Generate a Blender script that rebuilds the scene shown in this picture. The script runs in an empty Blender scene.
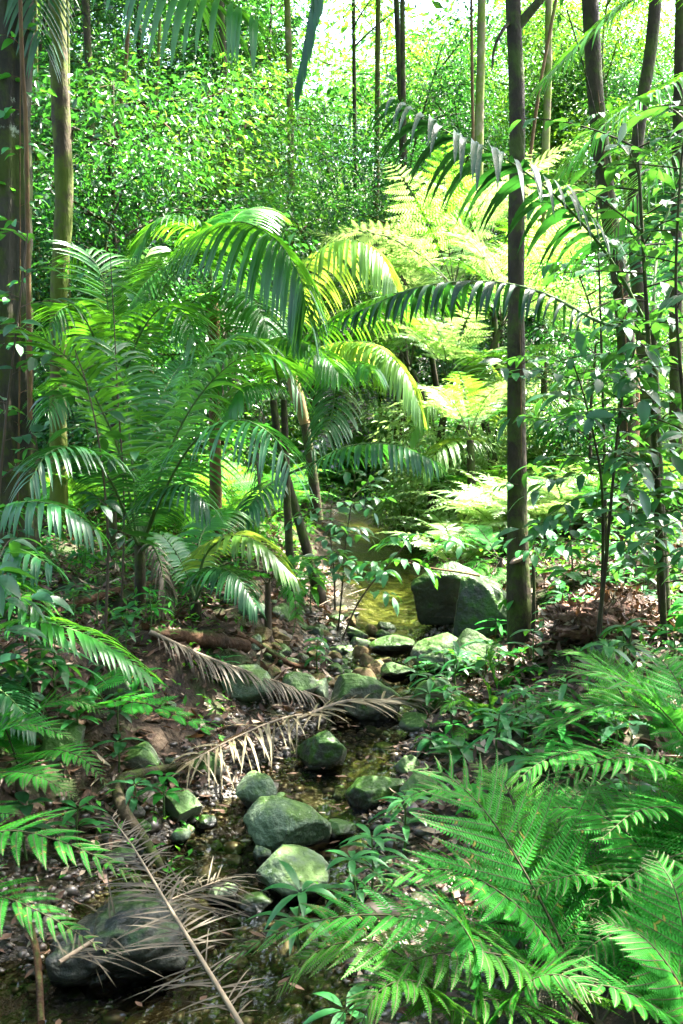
import bpy, bmesh, math
import numpy as np
from mathutils import Vector

rng = np.random.default_rng(11)
SC = bpy.context.scene
COL = SC.collection
R = math.radians

# ------------------------------------------------------------------ camera model
FPX, PITCH, CAMH = 1005.0, R(5.0), 1.75
_f = np.array([0, math.cos(PITCH), -math.sin(PITCH)])
_u = np.array([0, math.sin(PITCH), math.cos(PITCH)])


def P(px, py, Y):
    """the world point at distance Y ahead that the photograph shows at px, py"""
    d = _f + np.array([(px - 341.5) / FPX, 0, 0]) + _u * ((512 - py) / FPX)
    return np.array([0, 0, CAMH]) + d * (Y / d[1])


def PP(*pts):
    return np.array([P(*p) for p in pts])


# ------------------------------------------------------------------ noise
def _hash(ix, iy, iz, seed):
    h = (ix * 374761393 + iy * 668265263 + iz * 2147483647 + seed * 1274126177) & 0xFFFFFFFF
    h = ((h ^ (h >> 13)) * 1274126177) & 0xFFFFFFFF
    return ((h ^ (h >> 16)) & 0xFFFF) / 32767.5 - 1.0


def vnoise(p, seed=0):
    p = np.asarray(p, float)
    i = np.floor(p).astype(np.int64)
    f = p - i
    f = f * f * (3 - 2 * f)
    out = 0
    for a in (0, 1):
        wa = f[:, 0] if a else 1 - f[:, 0]
        for b in (0, 1):
            wb = f[:, 1] if b else 1 - f[:, 1]
            for c in (0, 1):
                wc = f[:, 2] if c else 1 - f[:, 2]
                out = out + wa * wb * wc * _hash(i[:, 0] + a, i[:, 1] + b, i[:, 2] + c, seed)
    return out


def fbm(p, octv=4, seed=0):
    p = np.asarray(p, float)
    s, a = 0, 0.5
    for k in range(octv):
        s = s + a * vnoise(p * 2 ** k, seed + k)
        a *= 0.5
    return s


def nrm(v):
    v = np.asarray(v, float)
    return v / np.maximum(np.linalg.norm(v, axis=-1, keepdims=True), 1e-9)


def smooth(a, b, x):
    t = np.clip((x - a) / (b - a), 0, 1)
    return t * t * (3 - 2 * t)


# ------------------------------------------------------------------ mesh builder
class MB:
    def __init__(self):
        self.V, self.F, self.n = [], [], 0

    def add(self, V, F, mat=0, flat=False):
        V = np.asarray(V, float).reshape(-1, 3)
        F = np.asarray(F, np.int64)
        if len(V) == 0 or len(F) == 0:
            return
        self.V.append(V)
        self.F.append((F + self.n, mat, flat))
        self.n += len(V)

    def build(self, name, mats, parent=None, origin=None, attr=None):
        V = np.concatenate(self.V)
        if origin is not None:
            V = V - np.asarray(origin)
        me = bpy.data.meshes.new(name)
        me.vertices.add(len(V))
        me.vertices.foreach_set('co', V.astype(np.float32).ravel())
        loops = np.concatenate([f.ravel() for f, _, _ in self.F])
        tot = np.concatenate([np.full(len(f), f.shape[1]) for f, _, _ in self.F])
        mi = np.concatenate([np.full(len(f), m) for f, m, _ in self.F])
        sm = np.concatenate([np.full(len(f), 0 if fl else 1) for f, _, fl in self.F])
        me.loops.add(len(loops))
        me.loops.foreach_set('vertex_index', loops.astype(np.int32))
        me.polygons.add(len(tot))
        st = np.concatenate([[0], np.cumsum(tot)[:-1]])
        me.polygons.foreach_set('loop_start', st.astype(np.int32))
        me.polygons.foreach_set('material_index', mi.astype(np.int32))
        me.polygons.foreach_set('use_smooth', sm.astype(bool))
        if not isinstance(mats, (list, tuple)):
            mats = [mats]
        for m in mats:
            me.materials.append(m)
        if attr is not None:
            for k, a in attr.items():
                at = me.attributes.new(k, 'FLOAT', 'POINT')
                at.data.foreach_set('value', np.asarray(a, np.float32))
        me.update(calc_edges=True)
        o = bpy.data.objects.new(name, me)
        COL.objects.link(o)
        if parent is not None:
            o.parent = parent
            KIDS.setdefault(parent.name, []).append(o)
        return o


KIDS = {}


def grid_faces(nr, nc, off=0, wrap=False):
    r = np.arange(nr - 1)[:, None]
    c = np.arange(nc if wrap else nc - 1)[None, :]
    a = r * nc + c
    b = r * nc + (c + 1) % nc
    return np.stack([a, b, b + nc, a + nc], -1).reshape(-1, 4) + off


def spline(pts, n):
    """Catmull-Rom through pts, n samples evenly along the length"""
    p = np.asarray(pts, float)
    if len(p) == 2:
        return p[0] + (p[1] - p[0]) * np.linspace(0, 1, n)[:, None]
    q = np.vstack([2 * p[0] - p[1], p, 2 * p[-1] - p[-2]])
    out = []
    for i in range(1, len(q) - 2):
        t = np.linspace(0, 1, 24, endpoint=(i == len(q) - 3))[:, None]
        a, b, c, d = q[i - 1], q[i], q[i + 1], q[i + 2]
        out.append(0.5 * (2 * b + (c - a) * t + (2 * a - 5 * b + 4 * c - d) * t ** 2 + (3 * b - a - 3 * c + d) * t ** 3))
    o = np.vstack(out)
    s = np.concatenate([[0], np.cumsum(np.linalg.norm(np.diff(o, axis=0), axis=1))])
    u = np.linspace(0, s[-1], n)
    return np.stack([np.interp(u, s, o[:, k]) for k in range(3)], -1)


def frames(c):
    T = nrm(np.gradient(c, axis=0))
    ref = np.array([0.31, 0.95, 0.05])
    S = nrm(np.cross(T, ref))
    for i in range(1, len(S)):
        s = S[i - 1] - T[i] * np.dot(S[i - 1], T[i])
        S[i] = s / max(np.linalg.norm(s), 1e-9)
    return T, S, np.cross(T, S)


def tube(mb, c, r, sides=8, mat=0, rough=0.0, freq=3.0, seed=0, flute=0, cap=True):
    c = np.asarray(c, float)
    r = np.broadcast_to(np.asarray(r, float), (len(c),))
    T, S, B = frames(c)
    a = np.linspace(0, 2 * np.pi, sides, endpoint=False)
    ring = np.cos(a)[None, :, None] * S[:, None] + np.sin(a)[None, :, None] * B[:, None]
    rr = r[:, None] * np.ones(sides)[None, :]
    if flute:
        rr = rr * (1 + 0.16 * np.sin(flute * a + 0.7)[None, :] + 0.08 * np.sin((flute * 2 + 1) * a)[None, :])
    if rough:
        pts = c[:, None] + ring * r[:, None, None]
        rr = rr * (1 + rough * fbm(pts.reshape(-1, 3) * freq, 4, seed).reshape(len(c), sides))
    V = (c[:, None] + ring * rr[..., None]).reshape(-1, 3)
    mb.add(V, grid_faces(len(c), sides, wrap=True), mat)
    if cap:
        for k, flip in ((0, True), (len(c) - 1, False)):
            idx = np.arange(sides)
            W = V[k * sides:(k + 1) * sides]
            cc = c[k]
            VV = np.vstack([W, cc[None]])
            F = np.stack([idx, (idx + 1) % sides, np.full(sides, sides)], -1)
            mb.add(VV, F[:, ::-1] if flip else F, mat)


PROF = {
    'linear': lambda t: np.minimum(1, 0.45 + 4 * t) * (1 - t ** 2.6) ** 0.8 + 0.01,
    'lance': lambda t: np.sin(np.pi * np.clip(t, 0, 1) ** 0.8) ** 0.9 + 0.015,
    'oval': lambda t: np.sqrt(np.maximum(0, np.sin(np.pi * np.clip(t, 0, 1) ** 0.9))) * (1 - 0.25 * t) + 0.01,
}


def blades(mb, B, D, W, L, wid, droop=0.0, S=4, cols=3, fold=0.25, prof='linear', mat=0, curl=0.0):
    """N leaves as narrow strips: base B, direction D, width direction W, length L, width wid; droop bends them down"""
    B, D, W = (np.asarray(x, float).reshape(-1, 3) for x in (B, D, W))
    n = len(B)
    if n == 0:
        return
    L = np.broadcast_to(np.asarray(L, float), (n,))
    wid = np.broadcast_to(np.asarray(wid, float), (n,))
    droop = np.broadcast_to(np.asarray(droop, float), (n,))
    D = nrm(D)
    W = nrm(W - D * np.sum(W * D, -1, keepdims=True))
    N = np.cross(D, W)
    N = N * np.where(N[:, 2:3] < 0, -1, 1)
    t = np.linspace(0, 1, S + 1)
    # bending towards the ground with the length kept
    dt = D[:, None] + np.array([0, 0, -1.0])[None, None] * (droop[:, None] * 2 * t[None])[..., None] + N[:, None] * (curl * (t[None] - 0.3))[..., None]
    dt = nrm(dt)
    step = (dt[:, 1:] + dt[:, :-1]) * 0.5 * (L / S)[:, None, None]
    C = B[:, None] + np.concatenate([np.zeros((n, 1, 3)), np.cumsum(step, 1)], 1)
    pr = PROF[prof](t)
    hw = 0.5 * wid[:, None] * pr[None]
    Nl = nrm(np.cross(dt, W[:, None]))
    Nl = Nl * np.where(np.sum(Nl * N[:, None], -1, keepdims=True) < 0, -1, 1)
    if cols == 3:
        l = C - W[:, None] * hw[..., None] + Nl * (hw * fold)[..., None]
        r = C + W[:, None] * hw[..., None] + Nl * (hw * fold)[..., None]
        V = np.stack([l, C, r], 2)
    else:
        V = np.stack([C - W[:, None] * hw[..., None], C + W[:, None] * hw[..., None]], 2)
    nc = V.shape[2]
    F = grid_faces(S + 1, nc)
    k = (S + 1) * nc
    F = (F[None] + (np.arange(n) * k)[:, None, None]).reshape(-1, 4)
    mb.add(V.reshape(-1, 3), F, mat)


def diamonds(mb, B, D, W, L, wid, fold=0.2, mat=0):
    B, D, W = (np.asarray(x, float).reshape(-1, 3) for x in (B, D, W))
    n = len(B)
    L = np.broadcast_to(np.asarray(L, float), (n,))[:, None]
    wid = np.broadcast_to(np.asarray(wid, float), (n,))[:, None]
    D = nrm(D)
    W = nrm(W - D * np.sum(W * D, -1, keepdims=True))
    N = np.cross(D, W)
    N = N * np.where(N[:, 2:3] < 0, -1, 1)
    m = B + D * L * 0.45
    V = np.stack([B, m - W * wid / 2 + N * wid * fold, B + D * L - N * L * 0.12, m + W * wid / 2 + N * wid * fold], 1)
    F = np.arange(4 * n).reshape(-1, 4)
    mb.add(V.reshape(-1, 3), F, mat, True)


def rand_dirs(n, zb=0.0, g=rng):
    v = g.normal(size=(n, 3))
    v[:, 2] += zb
    return nrm(v)


# ------------------------------------------------------------------ fronds
def palm_frond(mb, pts, nl=38, ll=0.5, w=0.03, droop=0.5, t0=0.22, vee=0.35, r0=0.011, leaf=0, stem=1, cols=3, S=5, a0=78, a1=36,
               jit=0.035, up=(0, 0, 1), ragged=0.0, g=rng, stiff=0.0):
    c = spline(pts, 48)
    T = nrm(np.gradient(c, axis=0))
    up = np.asarray(up, float)
    Sd = np.cross(T, up)
    ok = np.linalg.norm(Sd, axis=1) > 0.15
    if not ok.all():
        good = np.where(ok)[0]
        for i in np.where(~ok)[0]:
            Sd[i] = Sd[good[np.argmin(abs(good - i))]] if len(good) else np.array([1, 0, 0])
    Sd = nrm(Sd)
    for i in range(1, len(Sd)):
        if np.dot(Sd[i], Sd[i - 1]) < 0:
            Sd[i] = -Sd[i]
    Sd = nrm(np.apply_along_axis(lambda v: np.convolve(np.pad(v, 4, mode='edge'), np.ones(9) / 9, 'valid'), 0, Sd))
    N = nrm(np.cross(Sd, T))
    rr = r0 * (1 - 0.85 * np.linspace(0, 1, 48))
    tube(mb, c, rr, 6, stem)
    for sgn in (-1, 1):
        t = np.linspace(t0, 0.995, nl) + g.normal(0, 0.25 / nl, nl)
        if ragged:
            t = t[g.random(nl) > ragged]
        t = np.clip(t, t0, 1)
        n = len(t)
        x = t * 47
        I = np.minimum(x.astype(int), 46)
        fr = (x - I)[:, None]
        pos = c[I] * (1 - fr) + c[I + 1] * fr
        u = (t - t0) / (1 - t0)
        a = np.radians(a0 + (a1 - a0) * u ** 1.4) + g.normal(0, jit, n)
        v = vee * (1 - 0.5 * u) + g.normal(0, jit, n)
        side = sgn * Sd[I] * np.cos(v)[:, None] + N[I] * np.sin(v)[:, None]
        D = T[I] * np.cos(a)[:, None] + side * np.sin(a)[:, None]
        Wd = T[I] + N[I] * (0.30 + g.normal(0, jit * .8, n))[:, None]
        L = ll * (0.35 + 0.65 * np.sin(np.pi * (0.12 + 0.66 * u)) ** 0.8) * (1 - 0.35 * u ** 4) * (1 + g.normal(0, 0.05, n))
        if ragged:
            L = L * g.uniform(0.5, 1.05, n)
        blades(mb, pos, D, Wd, L, w * (0.75 + 0.4 * np.sin(np.pi * u)), droop * (1 + g.normal(0, 1.6 * jit, n)) * (1 - stiff * u), S, cols, 0.3, 'linear', leaf)


def fern_frond(mb, pts, npin=20, pl=0.28, npl=18, pw=0.045, t0=0.22, droop=0.35, leaf=0, stem=1, r0=0.005, up=(0, 0, 1), g=rng, tip=0.06, ribs=True,
               ang=72, quad=True, gap=.40):
    """a twice-divided fern frond: pinnae along the rachis, pinnules along every pinna"""
    c = spline(pts, 40)
    T = nrm(np.gradient(c, axis=0))
    up = np.asarray(up, float)
    Sd = nrm(np.cross(T, up) + 1e-6)
    for i in range(1, len(Sd)):
        if np.dot(Sd[i], Sd[i - 1]) < 0:
            Sd[i] = -Sd[i]
    N = nrm(np.cross(Sd, T))
    tube(mb, c, r0 * (1 - 0.85 * np.linspace(0, 1, 40)), 5, stem)
    for sgn in (-1, 1):
        t = np.clip(np.linspace(t0, 0.985, npin) + g.normal(0, 0.12 / npin, npin), 0, 0.99)
        I = np.minimum((t * 39).astype(int), 38)
        fr = (t * 39 - I)[:, None]
        pos = c[I] * (1 - fr) + c[I + 1] * fr
        u = (t - t0) / (1 - t0)
        L = pl * np.maximum(np.minimum(0.72 + 1.2 * u, (1 - u) ** 0.85 * 1.25), tip) * (1 + g.normal(0, 0.05, npin))
        L = np.minimum(L, pl * 1.05)
        a = np.radians(ang - 22 * u) + g.normal(0, 0.06, npin)
        v = 0.12 + g.normal(0, 0.08, npin)
        side = sgn * Sd[I] * np.cos(v)[:, None] + N[I] * np.sin(v)[:, None]
        D = nrm(T[I] * np.cos(a)[:, None] + side * np.sin(a)[:, None])
        # pinna axis with droop, sampled at the pinnules
        s = np.linspace(0.04, 1, npl)
        d = droop * (1 + g.normal(0, 0.25, npin))
        dt = nrm(D[:, None] + np.array([0, 0, -1.0]) * (d[:, None] * 1.6 * s[None])[..., None] + T[I][:, None] * (0.35 * s[None] ** 2)[..., None])
        C = pos[:, None] + np.cumsum(dt, 1) * (L / npl)[:, None, None]
        Np = nrm(N[I][:, None] - dt * np.sum(N[I][:, None] * dt, -1, keepdims=True))
        Bn = np.cross(dt, Np)
        step = (L / npl)[:, None]
        plen = pw * np.clip(L / pl, .1, 1)[:, None] ** .95 * (np.minimum(1, 0.75 + 2 * s) * (1 - s ** 2.2) + 0.08)[None] * np.ones((npin, 1))
        for q in (-1, 1):
            pd = nrm(dt * 0.42 + q * Bn * 0.9 - Np * (0.10 + 0.10 * g.random((npin, npl)))[..., None])
            b0 = C - dt * (step * gap)[..., None]
            b1 = C + dt * (step * gap)[..., None]
            e0 = C + pd * plen[..., None] * 0.7 - dt * (step * gap * .72)[..., None] + Np * (plen * 0.05)[..., None]
            e1 = C + pd * plen[..., None] * 0.75 + dt * (step * gap * .8)[..., None] + Np * (plen * 0.05)[..., None]
            e2 = C + pd * plen[..., None] * 1.05 + dt * (step * 0.22)[..., None] - Np * (plen * 0.06)[..., None]
            if quad:
                V = np.stack([b0, b1, e2, e0], 2).reshape(-1, 4, 3)
                F = np.arange(len(V) * 4).reshape(-1, 4)
            else:
                V = np.stack([b0, b1, e1, e2, e0], 2).reshape(-1, 5, 3)
                F = np.arange(len(V) * 5).reshape(-1, 5)
            mb.add(V.reshape(-1, 3), F, leaf, True)
        if ribs:
            wv = nrm(np.cross(dt, Np)) * 0.0011
            V = np.stack([C - wv + Np * 0.0012, C + wv + Np * 0.0012], 2).reshape(npin, -1, 3)
            F = grid_faces(npl, 2)
            F = (F[None] + (np.arange(npin) * npl * 2)[:, None, None]).reshape(-1, 4)
            mb.add(V.reshape(-1, 3), F, stem)


def arch(base, az, e0, length, droop, n=9, pw=1.3, side=0.0):
    """points of an arching frond from base: starts e0 above level, bends down by droop radians"""
    t = np.linspace(0, 1, n)
    e = e0 - droop * t ** pw
    z = az + side * t
    d = np.stack([np.cos(z) * np.cos(e), np.sin(z) * np.cos(e), np.sin(e)], -1)
    return np.asarray(base, float) + np.concatenate([[[0, 0, 0]], np.cumsum((d[1:] + d[:-1]) / 2, 0) * length / (n - 1)])


# ------------------------------------------------------------------ materials
def new_mat(name):
    m = bpy.data.materials.new(name)
    m.use_nodes = True
    nt = m.node_tree
    nt.nodes.clear()
    return m, nt, lambda t, **k: _node(nt, t, k)


def _node(nt, t, k):
    n = nt.nodes.new(t)
    for a, b in k.items():
        setattr(n, a, b)
    return n


def mixc(nt, fac, a, b):
    n = nt.nodes.new('ShaderNodeMix')
    n.data_type = 'RGBA'
    for s, v in ((n.inputs[0], fac), (n.inputs[6], a), (n.inputs[7], b)):
        if isinstance(v, bpy.types.NodeSocket):
            nt.links.new(v, s)
        elif isinstance(v, (int, float)):
            s.default_value = v
        else:
            s.default_value = (*v, 1)
    return n.outputs[2]


def leaf_mat(name, c1, c2, tr, rough=0.4, trans=0.35, spec=0.5, odd=None, vein=0.0, scale=9):
    m, nt, N = new_mat(name)
    geo = N('ShaderNodeNewGeometry')
    oi = N('ShaderNodeObjectInfo')
    tc = N('ShaderNodeTexCoord')
    no = N('ShaderNodeTexNoise')
    no.inputs['Scale'].default_value = scale
    no.inputs['Detail'].default_value = 3
    nt.links.new(tc.outputs['Object'], no.inputs['Vector'])
    c = mixc(nt, geo.outputs['Random Per Island'], c1, c2)
    c = mixc(nt, no.outputs['Fac'], c, tuple(x * 0.75 for x in c1))
    if odd:
        gt = N('ShaderNodeMath', operation='GREATER_THAN')
        gt.inputs[1].default_value = odd[0]
        nt.links.new(geo.outputs['Random Per Island'], gt.inputs[0])
        c = mixc(nt, gt.outputs[0], c, odd[1])
    hs = N('ShaderNodeHueSaturation')
    mr = N('ShaderNodeMapRange')
    mr.inputs['To Min'].default_value = 0.75
    mr.inputs['To Max'].default_value = 1.25
    nt.links.new(oi.outputs['Random'], mr.inputs['Value'])
    nt.links.new(mr.outputs[0], hs.inputs['Value'])
    nt.links.new(c, hs.inputs['Color'])
    b = N('ShaderNodeBsdfPrincipled')
    b.inputs['Roughness'].default_value = rough
    b.inputs['Specular IOR Level'].default_value = spec
    nt.links.new(hs.outputs[0], b.inputs['Base Color'])
    t = N('ShaderNodeBsdfTranslucent')
    hs2 = N('ShaderNodeHueSaturation')
    nt.links.new(mr.outputs[0], hs2.inputs['Value'])
    hs2.inputs['Color'].default_value = (*tr, 1)
    nt.links.new(hs2.outputs[0], t.inputs['Color'])
    mx = N('ShaderNodeMixShader')
    mx.inputs[0].default_value = trans
    nt.links.new(b.outputs[0], mx.inputs[1])
    nt.links.new(t.outputs[0], mx.inputs[2])
    out = N('ShaderNodeOutputMaterial')
    nt.links.new(mx.outputs[0], out.inputs[0])
    return m


def surf_mat(name, cols, scale=6, rough=(0.6, 0.9), bump=0.4, bscale=40, moss=None, mossamt=0.5, mossup=True, stretch=(1, 1, 1), spec=0.2, wet=None, lichen=None):
    """noise-coloured bark, stone or earth; moss = colour that settles in patches, mossup = mostly on faces that look up"""
    m, nt, N = new_mat(name)
    tc = N('ShaderNodeTexCoord')
    mp = N('ShaderNodeMapping')
    mp.inputs['Scale'].default_value = stretch
    nt.links.new(tc.outputs['Object'], mp.inputs['Vector'])
    no = N('ShaderNodeTexNoise')
    no.inputs['Scale'].default_value = scale
    no.inputs['Detail'].default_value = 7
    no.inputs['Roughness'].default_value = 0.65
    nt.links.new(mp.outputs[0], no.inputs['Vector'])
    cr = N('ShaderNodeValToRGB')
    e = cr.color_ramp.elements
    k = len(cols)
    e[0].position, e[1].position = 0.3, 0.7
    e[0].color, e[1].color = (*cols[0], 1), (*cols[-1], 1)
    for i in range(1, k - 1):
        x = e.new(0.3 + 0.4 * i / (k - 1))
        x.color = (*cols[i], 1)
    nt.links.new(no.outputs['Fac'], cr.inputs[0])
    c = cr.outputs[0]
    n2 = N('ShaderNodeTexNoise')
    n2.inputs['Scale'].default_value = bscale
    n2.inputs['Detail'].default_value = 6
    nt.links.new(mp.outputs[0], n2.inputs['Vector'])
    if moss:
        n3 = N('ShaderNodeTexNoise')
        n3.inputs['Scale'].default_value = scale * 0.7
        n3.inputs['Detail'].default_value = 8
        n3.inputs['Roughness'].default_value = 0.7
        nt.links.new(tc.outputs['Object'], n3.inputs['Vector'])
        f = n3.outputs['Fac']
        ad = N('ShaderNodeMath', operation='ADD')
        nt.links.new(f, ad.inputs[0])
        if mossup:
            geo = N('ShaderNodeNewGeometry')
            sp = N('ShaderNodeSeparateXYZ')
            nt.links.new(geo.outputs['Normal'], sp.inputs[0])
            ml = N('ShaderNodeMath', operation='MULTIPLY_ADD')
            ml.inputs[1].default_value = 0.28
            ml.inputs[2].default_value = -0.18 + (mossamt - 0.5)
            nt.links.new(sp.outputs['Z'], ml.inputs[0])
            nt.links.new(ml.outputs[0], ad.inputs[1])
        else:
            ad.inputs[1].default_value = mossamt - 0.5
        mr = N('ShaderNodeMapRange')
        mr.inputs['From Min'].default_value = 0.47
        mr.inputs['From Max'].default_value = 0.58
        nt.links.new(ad.outputs[0], mr.inputs['Value'])
        mc = mixc(nt, n2.outputs['Fac'], tuple(x * 0.6 for x in moss), tuple(min(1, x * 1.35) for x in moss))
        c = mixc(nt, mr.outputs[0], c, mc)
    if lichen:
        n4 = N('ShaderNodeTexNoise')
        n4.inputs['Scale'].default_value = lichen[1]
        n4.inputs['Detail'].default_value = 9
        n4.inputs['Roughness'].default_value = 0.75
        nt.links.new(tc.outputs['Object'], n4.inputs['Vector'])
        m4 = N('ShaderNodeMapRange')
        m4.inputs['From Min'].default_value = lichen[2]
        m4.inputs['From Max'].default_value = lichen[2] + .05
        nt.links.new(n4.outputs['Fac'], m4.inputs['Value'])
        c = mixc(nt, m4.outputs[0], c, lichen[0])
    b = N('ShaderNodeBsdfPrincipled')
    nt.links.new(c, b.inputs['Base Color'])
    rr = N('ShaderNodeMapRange')
    rr.inputs['To Min'].default_value, rr.inputs['To Max'].default_value = rough
    nt.links.new(no.outputs['Fac'], rr.inputs['Value'])
    nt.links.new(rr.outputs[0], b.inputs['Roughness'])
    b.inputs['Specular IOR Level'].default_value = spec
    bp = N('ShaderNodeBump')
    bp.inputs['Strength'].default_value = bump
    bp.inputs['Distance'].default_value = 0.02
    nt.links.new(n2.outputs['Fac'], bp.inputs['Height'])
    nt.links.new(bp.outputs[0], b.inputs['Normal'])
    out = N('ShaderNodeOutputMaterial')
    nt.links.new(b.outputs[0], out.inputs[0])
    if wet:
        a3 = N('ShaderNodeAttribute', attribute_name='sand')
        c = mixc(nt, a3.outputs['Fac'], c, (0.19, 0.235, 0.06))
        at = N('ShaderNodeAttribute', attribute_name='wet')
        m5 = N('ShaderNodeMath', operation='SUBTRACT', use_clamp=True)
        nt.links.new(at.outputs['Fac'], m5.inputs[0])
        nt.links.new(a3.outputs['Fac'], m5.inputs[1])
        c2 = mixc(nt, m5.outputs[0], c, wet)
        nt.links.new(c2, b.inputs['Base Color'])
        mm = N('ShaderNodeMix')
        nt.links.new(at.outputs['Fac'], mm.inputs[0])
        nt.links.new(rr.outputs[0], mm.inputs[2])
        mm.inputs[3].default_value = 0.22
        nt.links.new(mm.outputs[0], b.inputs['Roughness'])
    return m


# ------------------------------------------------------------------ things
def tag(o, label=None, cat=None, group=None, kind=None):
    for k, v in (('label', label), ('category', cat), ('group', group), ('kind', kind)):
        if v:
            o[k] = v
        elif k in o:
            del o[k]
    return o


def thing(name, label, cat, loc, group=None):
    o = bpy.data.objects.new(name, None)
    o.empty_display_size = 0.1
    COL.objects.link(o)
    o.location = tuple(loc)
    return tag(o, label, cat, group)


def copy_tree(o, loc=None, rz=0, sc=1.0, label=None, group=None):
    c = o.copy()
    COL.objects.link(c)
    for ch in KIDS.get(o.name, ()):
        d = ch.copy()
        COL.objects.link(d)
        d.parent = c
        for g2 in KIDS.get(ch.name, ()):
            e = g2.copy()
            COL.objects.link(e)
            e.parent = d
    if loc is not None:
        c.location = tuple(loc)
    c.rotation_euler = (0, 0, rz)
    c.scale = (sc, sc, sc) if np.isscalar(sc) else sc
    if label:
        c['label'] = label
    if group:
        c['group'] = group
    return c

EXPO = 4.12
ADDED_SHADE = [(-4.2, 9.5, 11, 3.0, 4500)]  # unseen tree added off frame for its shade
ADDED_SHADE_AT = ['behind the fluted old trunk']

# ================================================================== materials used
G_FERN = leaf_mat('fern_green', (0.018, 0.16, 0.02), (0.035, 0.20, 0.028), (0.08, 0.40, 0.025), 0.6, 0.38, 0.07, (0.975, (0.16, 0.13, 0.03)))
G_FERN2 = leaf_mat('fern_light_green', (0.025, 0.16, 0.015), (0.05, 0.20, 0.02), (0.14, 0.38, 0.02), 0.55, 0.38, 0.1)
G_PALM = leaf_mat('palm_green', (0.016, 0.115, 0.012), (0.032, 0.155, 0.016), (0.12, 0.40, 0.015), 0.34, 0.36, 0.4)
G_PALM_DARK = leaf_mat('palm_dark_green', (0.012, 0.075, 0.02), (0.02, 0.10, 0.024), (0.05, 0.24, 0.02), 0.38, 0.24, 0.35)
G_PALM_LIT = leaf_mat('palm_sunlit_yellow_green', (0.06, 0.17, 0.02), (0.10, 0.22, 0.03), (0.30, 0.46, 0.04), 0.38, 0.40)  # sunlit copy of the palm green, the light put into its colour
DRY3 = leaf_mat('dry_frond_grey', (0.035, 0.03, 0.022), (0.10, 0.085, 0.06), (0.05, 0.04, 0.02), 0.7, 0.08, 0.2)
G_PALE = leaf_mat('fern_painted_sunlit', (0.12, 0.26, 0.07), (0.21, 0.33, 0.13), (0.34, 0.52, 0.12), 0.32, 0.36, 0.6)  # leaf colour whitened to paint in the clearing's glaring sun
G_BROAD = leaf_mat('broad_dark_leaf', (0.012, 0.06, 0.022), (0.022, 0.095, 0.03), (0.07, 0.26, 0.02), 0.38, 0.30, 0.32)
G_SIL = leaf_mat('shaded_palm_leaf', (0.007, 0.04, 0.014), (0.012, 0.058, 0.018), (0.03, 0.15, 0.015), 0.45, 0.2, 0.25)  # dark copy of the palm leaf, silhouette shade put into its colour
G_SEED = leaf_mat('seedling_leaf', (0.014, 0.115, 0.024), (0.026, 0.145, 0.03), (0.09, 0.34, 0.02), 0.42, 0.30, .4)
G_TREE1 = leaf_mat('tree_leaf_bright', (0.016, 0.095, 0.010), (0.045, 0.155, 0.014), (0.12, 0.34, 0.02), 0.40, 0.32, 0.5, (0.93, (0.16, 0.22, 0.02)))
G_TREE2 = leaf_mat('tree_leaf_dark', (0.010, 0.06, 0.018), (0.02, 0.095, 0.024), (0.05, 0.24, 0.02), 0.36, 0.26, 0.5)
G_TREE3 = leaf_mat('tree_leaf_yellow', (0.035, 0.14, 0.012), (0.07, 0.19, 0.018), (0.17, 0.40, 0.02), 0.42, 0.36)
STEM_G = surf_mat('green_stem', [(0.04, 0.08, 0.02), (0.07, 0.12, 0.03)], 12, bump=0.1)
STEM_B = surf_mat('brown_stem', [(0.035, 0.025, 0.015), (0.07, 0.05, 0.03)], 14, bump=0.2)
STEM_FERN = surf_mat('fern_stem', [(0.03, 0.025, 0.012), (0.05, 0.06, 0.02)], 14, bump=0.1)
DRY = leaf_mat('dry_frond', (0.13, 0.108, 0.05), (0.25, 0.21, 0.115), (0.2, 0.13, 0.06), 0.6, 0.12, 0.3)
DRY2 = leaf_mat('dry_frond_brown', (0.045, 0.038, 0.022), (0.115, 0.095, 0.056), (0.12, 0.07, 0.03), 0.65, 0.1, 0.3)
DRY_STEM = surf_mat('dry_stem', [(0.10, 0.075, 0.05), (0.2, 0.16, 0.11)], 10, bump=0.2)
LITTER = leaf_mat('litter_leaf', (0.045, 0.022, 0.012), (0.17, 0.10, 0.06), (0.12, 0.06, 0.02), 0.6, 0.1, 0.3, (0.88, (0.33, 0.25, 0.17)))
BARK_MOSS = surf_mat('mossy_bark', [(0.02, 0.014, 0.007), (0.045, 0.034, 0.016), (0.075, 0.06, 0.03)], 5, (0.75, 0.95), 0.9, 30, (0.058, 0.078, 0.007), 0.57, False, (1, 1, 0.35), spec=0.2)
BARK_BIG = surf_mat('lichen_bark', [(0.010, 0.009, 0.005), (0.027, 0.024, 0.014), (0.058, 0.052, 0.034)], 4, (0.75, 0.95), 1.0, 22, (0.035, 0.05, 0.006), 0.5, False, (1, 1, 0.3), spec=0.2, lichen=((0.26, 0.29, 0.2), 2.6, .62))
BARK_DARK = surf_mat('dark_bark', [(0.012, 0.009, 0.005), (0.026, 0.019, 0.009), (0.045, 0.036, 0.018)], 7, (0.7, 0.9), 0.6, 40, (0.035, 0.05, 0.006), 0.5, False, (1, 1, 0.5), spec=0.2)
BARK_PALE = surf_mat('pale_bark', [(0.06, 0.05, 0.02), (0.12, 0.10, 0.05), (0.19, 0.17, 0.09)], 5, (0.7, 0.95), 0.5, 30, (0.08, 0.11, 0.01), 0.53, False, (1, 1, 0.4), spec=0.2)
BARK_BROWN = surf_mat('brown_bark', [(0.03, 0.017, 0.007), (0.075, 0.042, 0.016), (0.12, 0.075, 0.03)], 6, (0.7, 0.9), 0.6, 30, (0.06, 0.08, 0.008), 0.44, False, (1, 1, 0.4), spec=.15)
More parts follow.
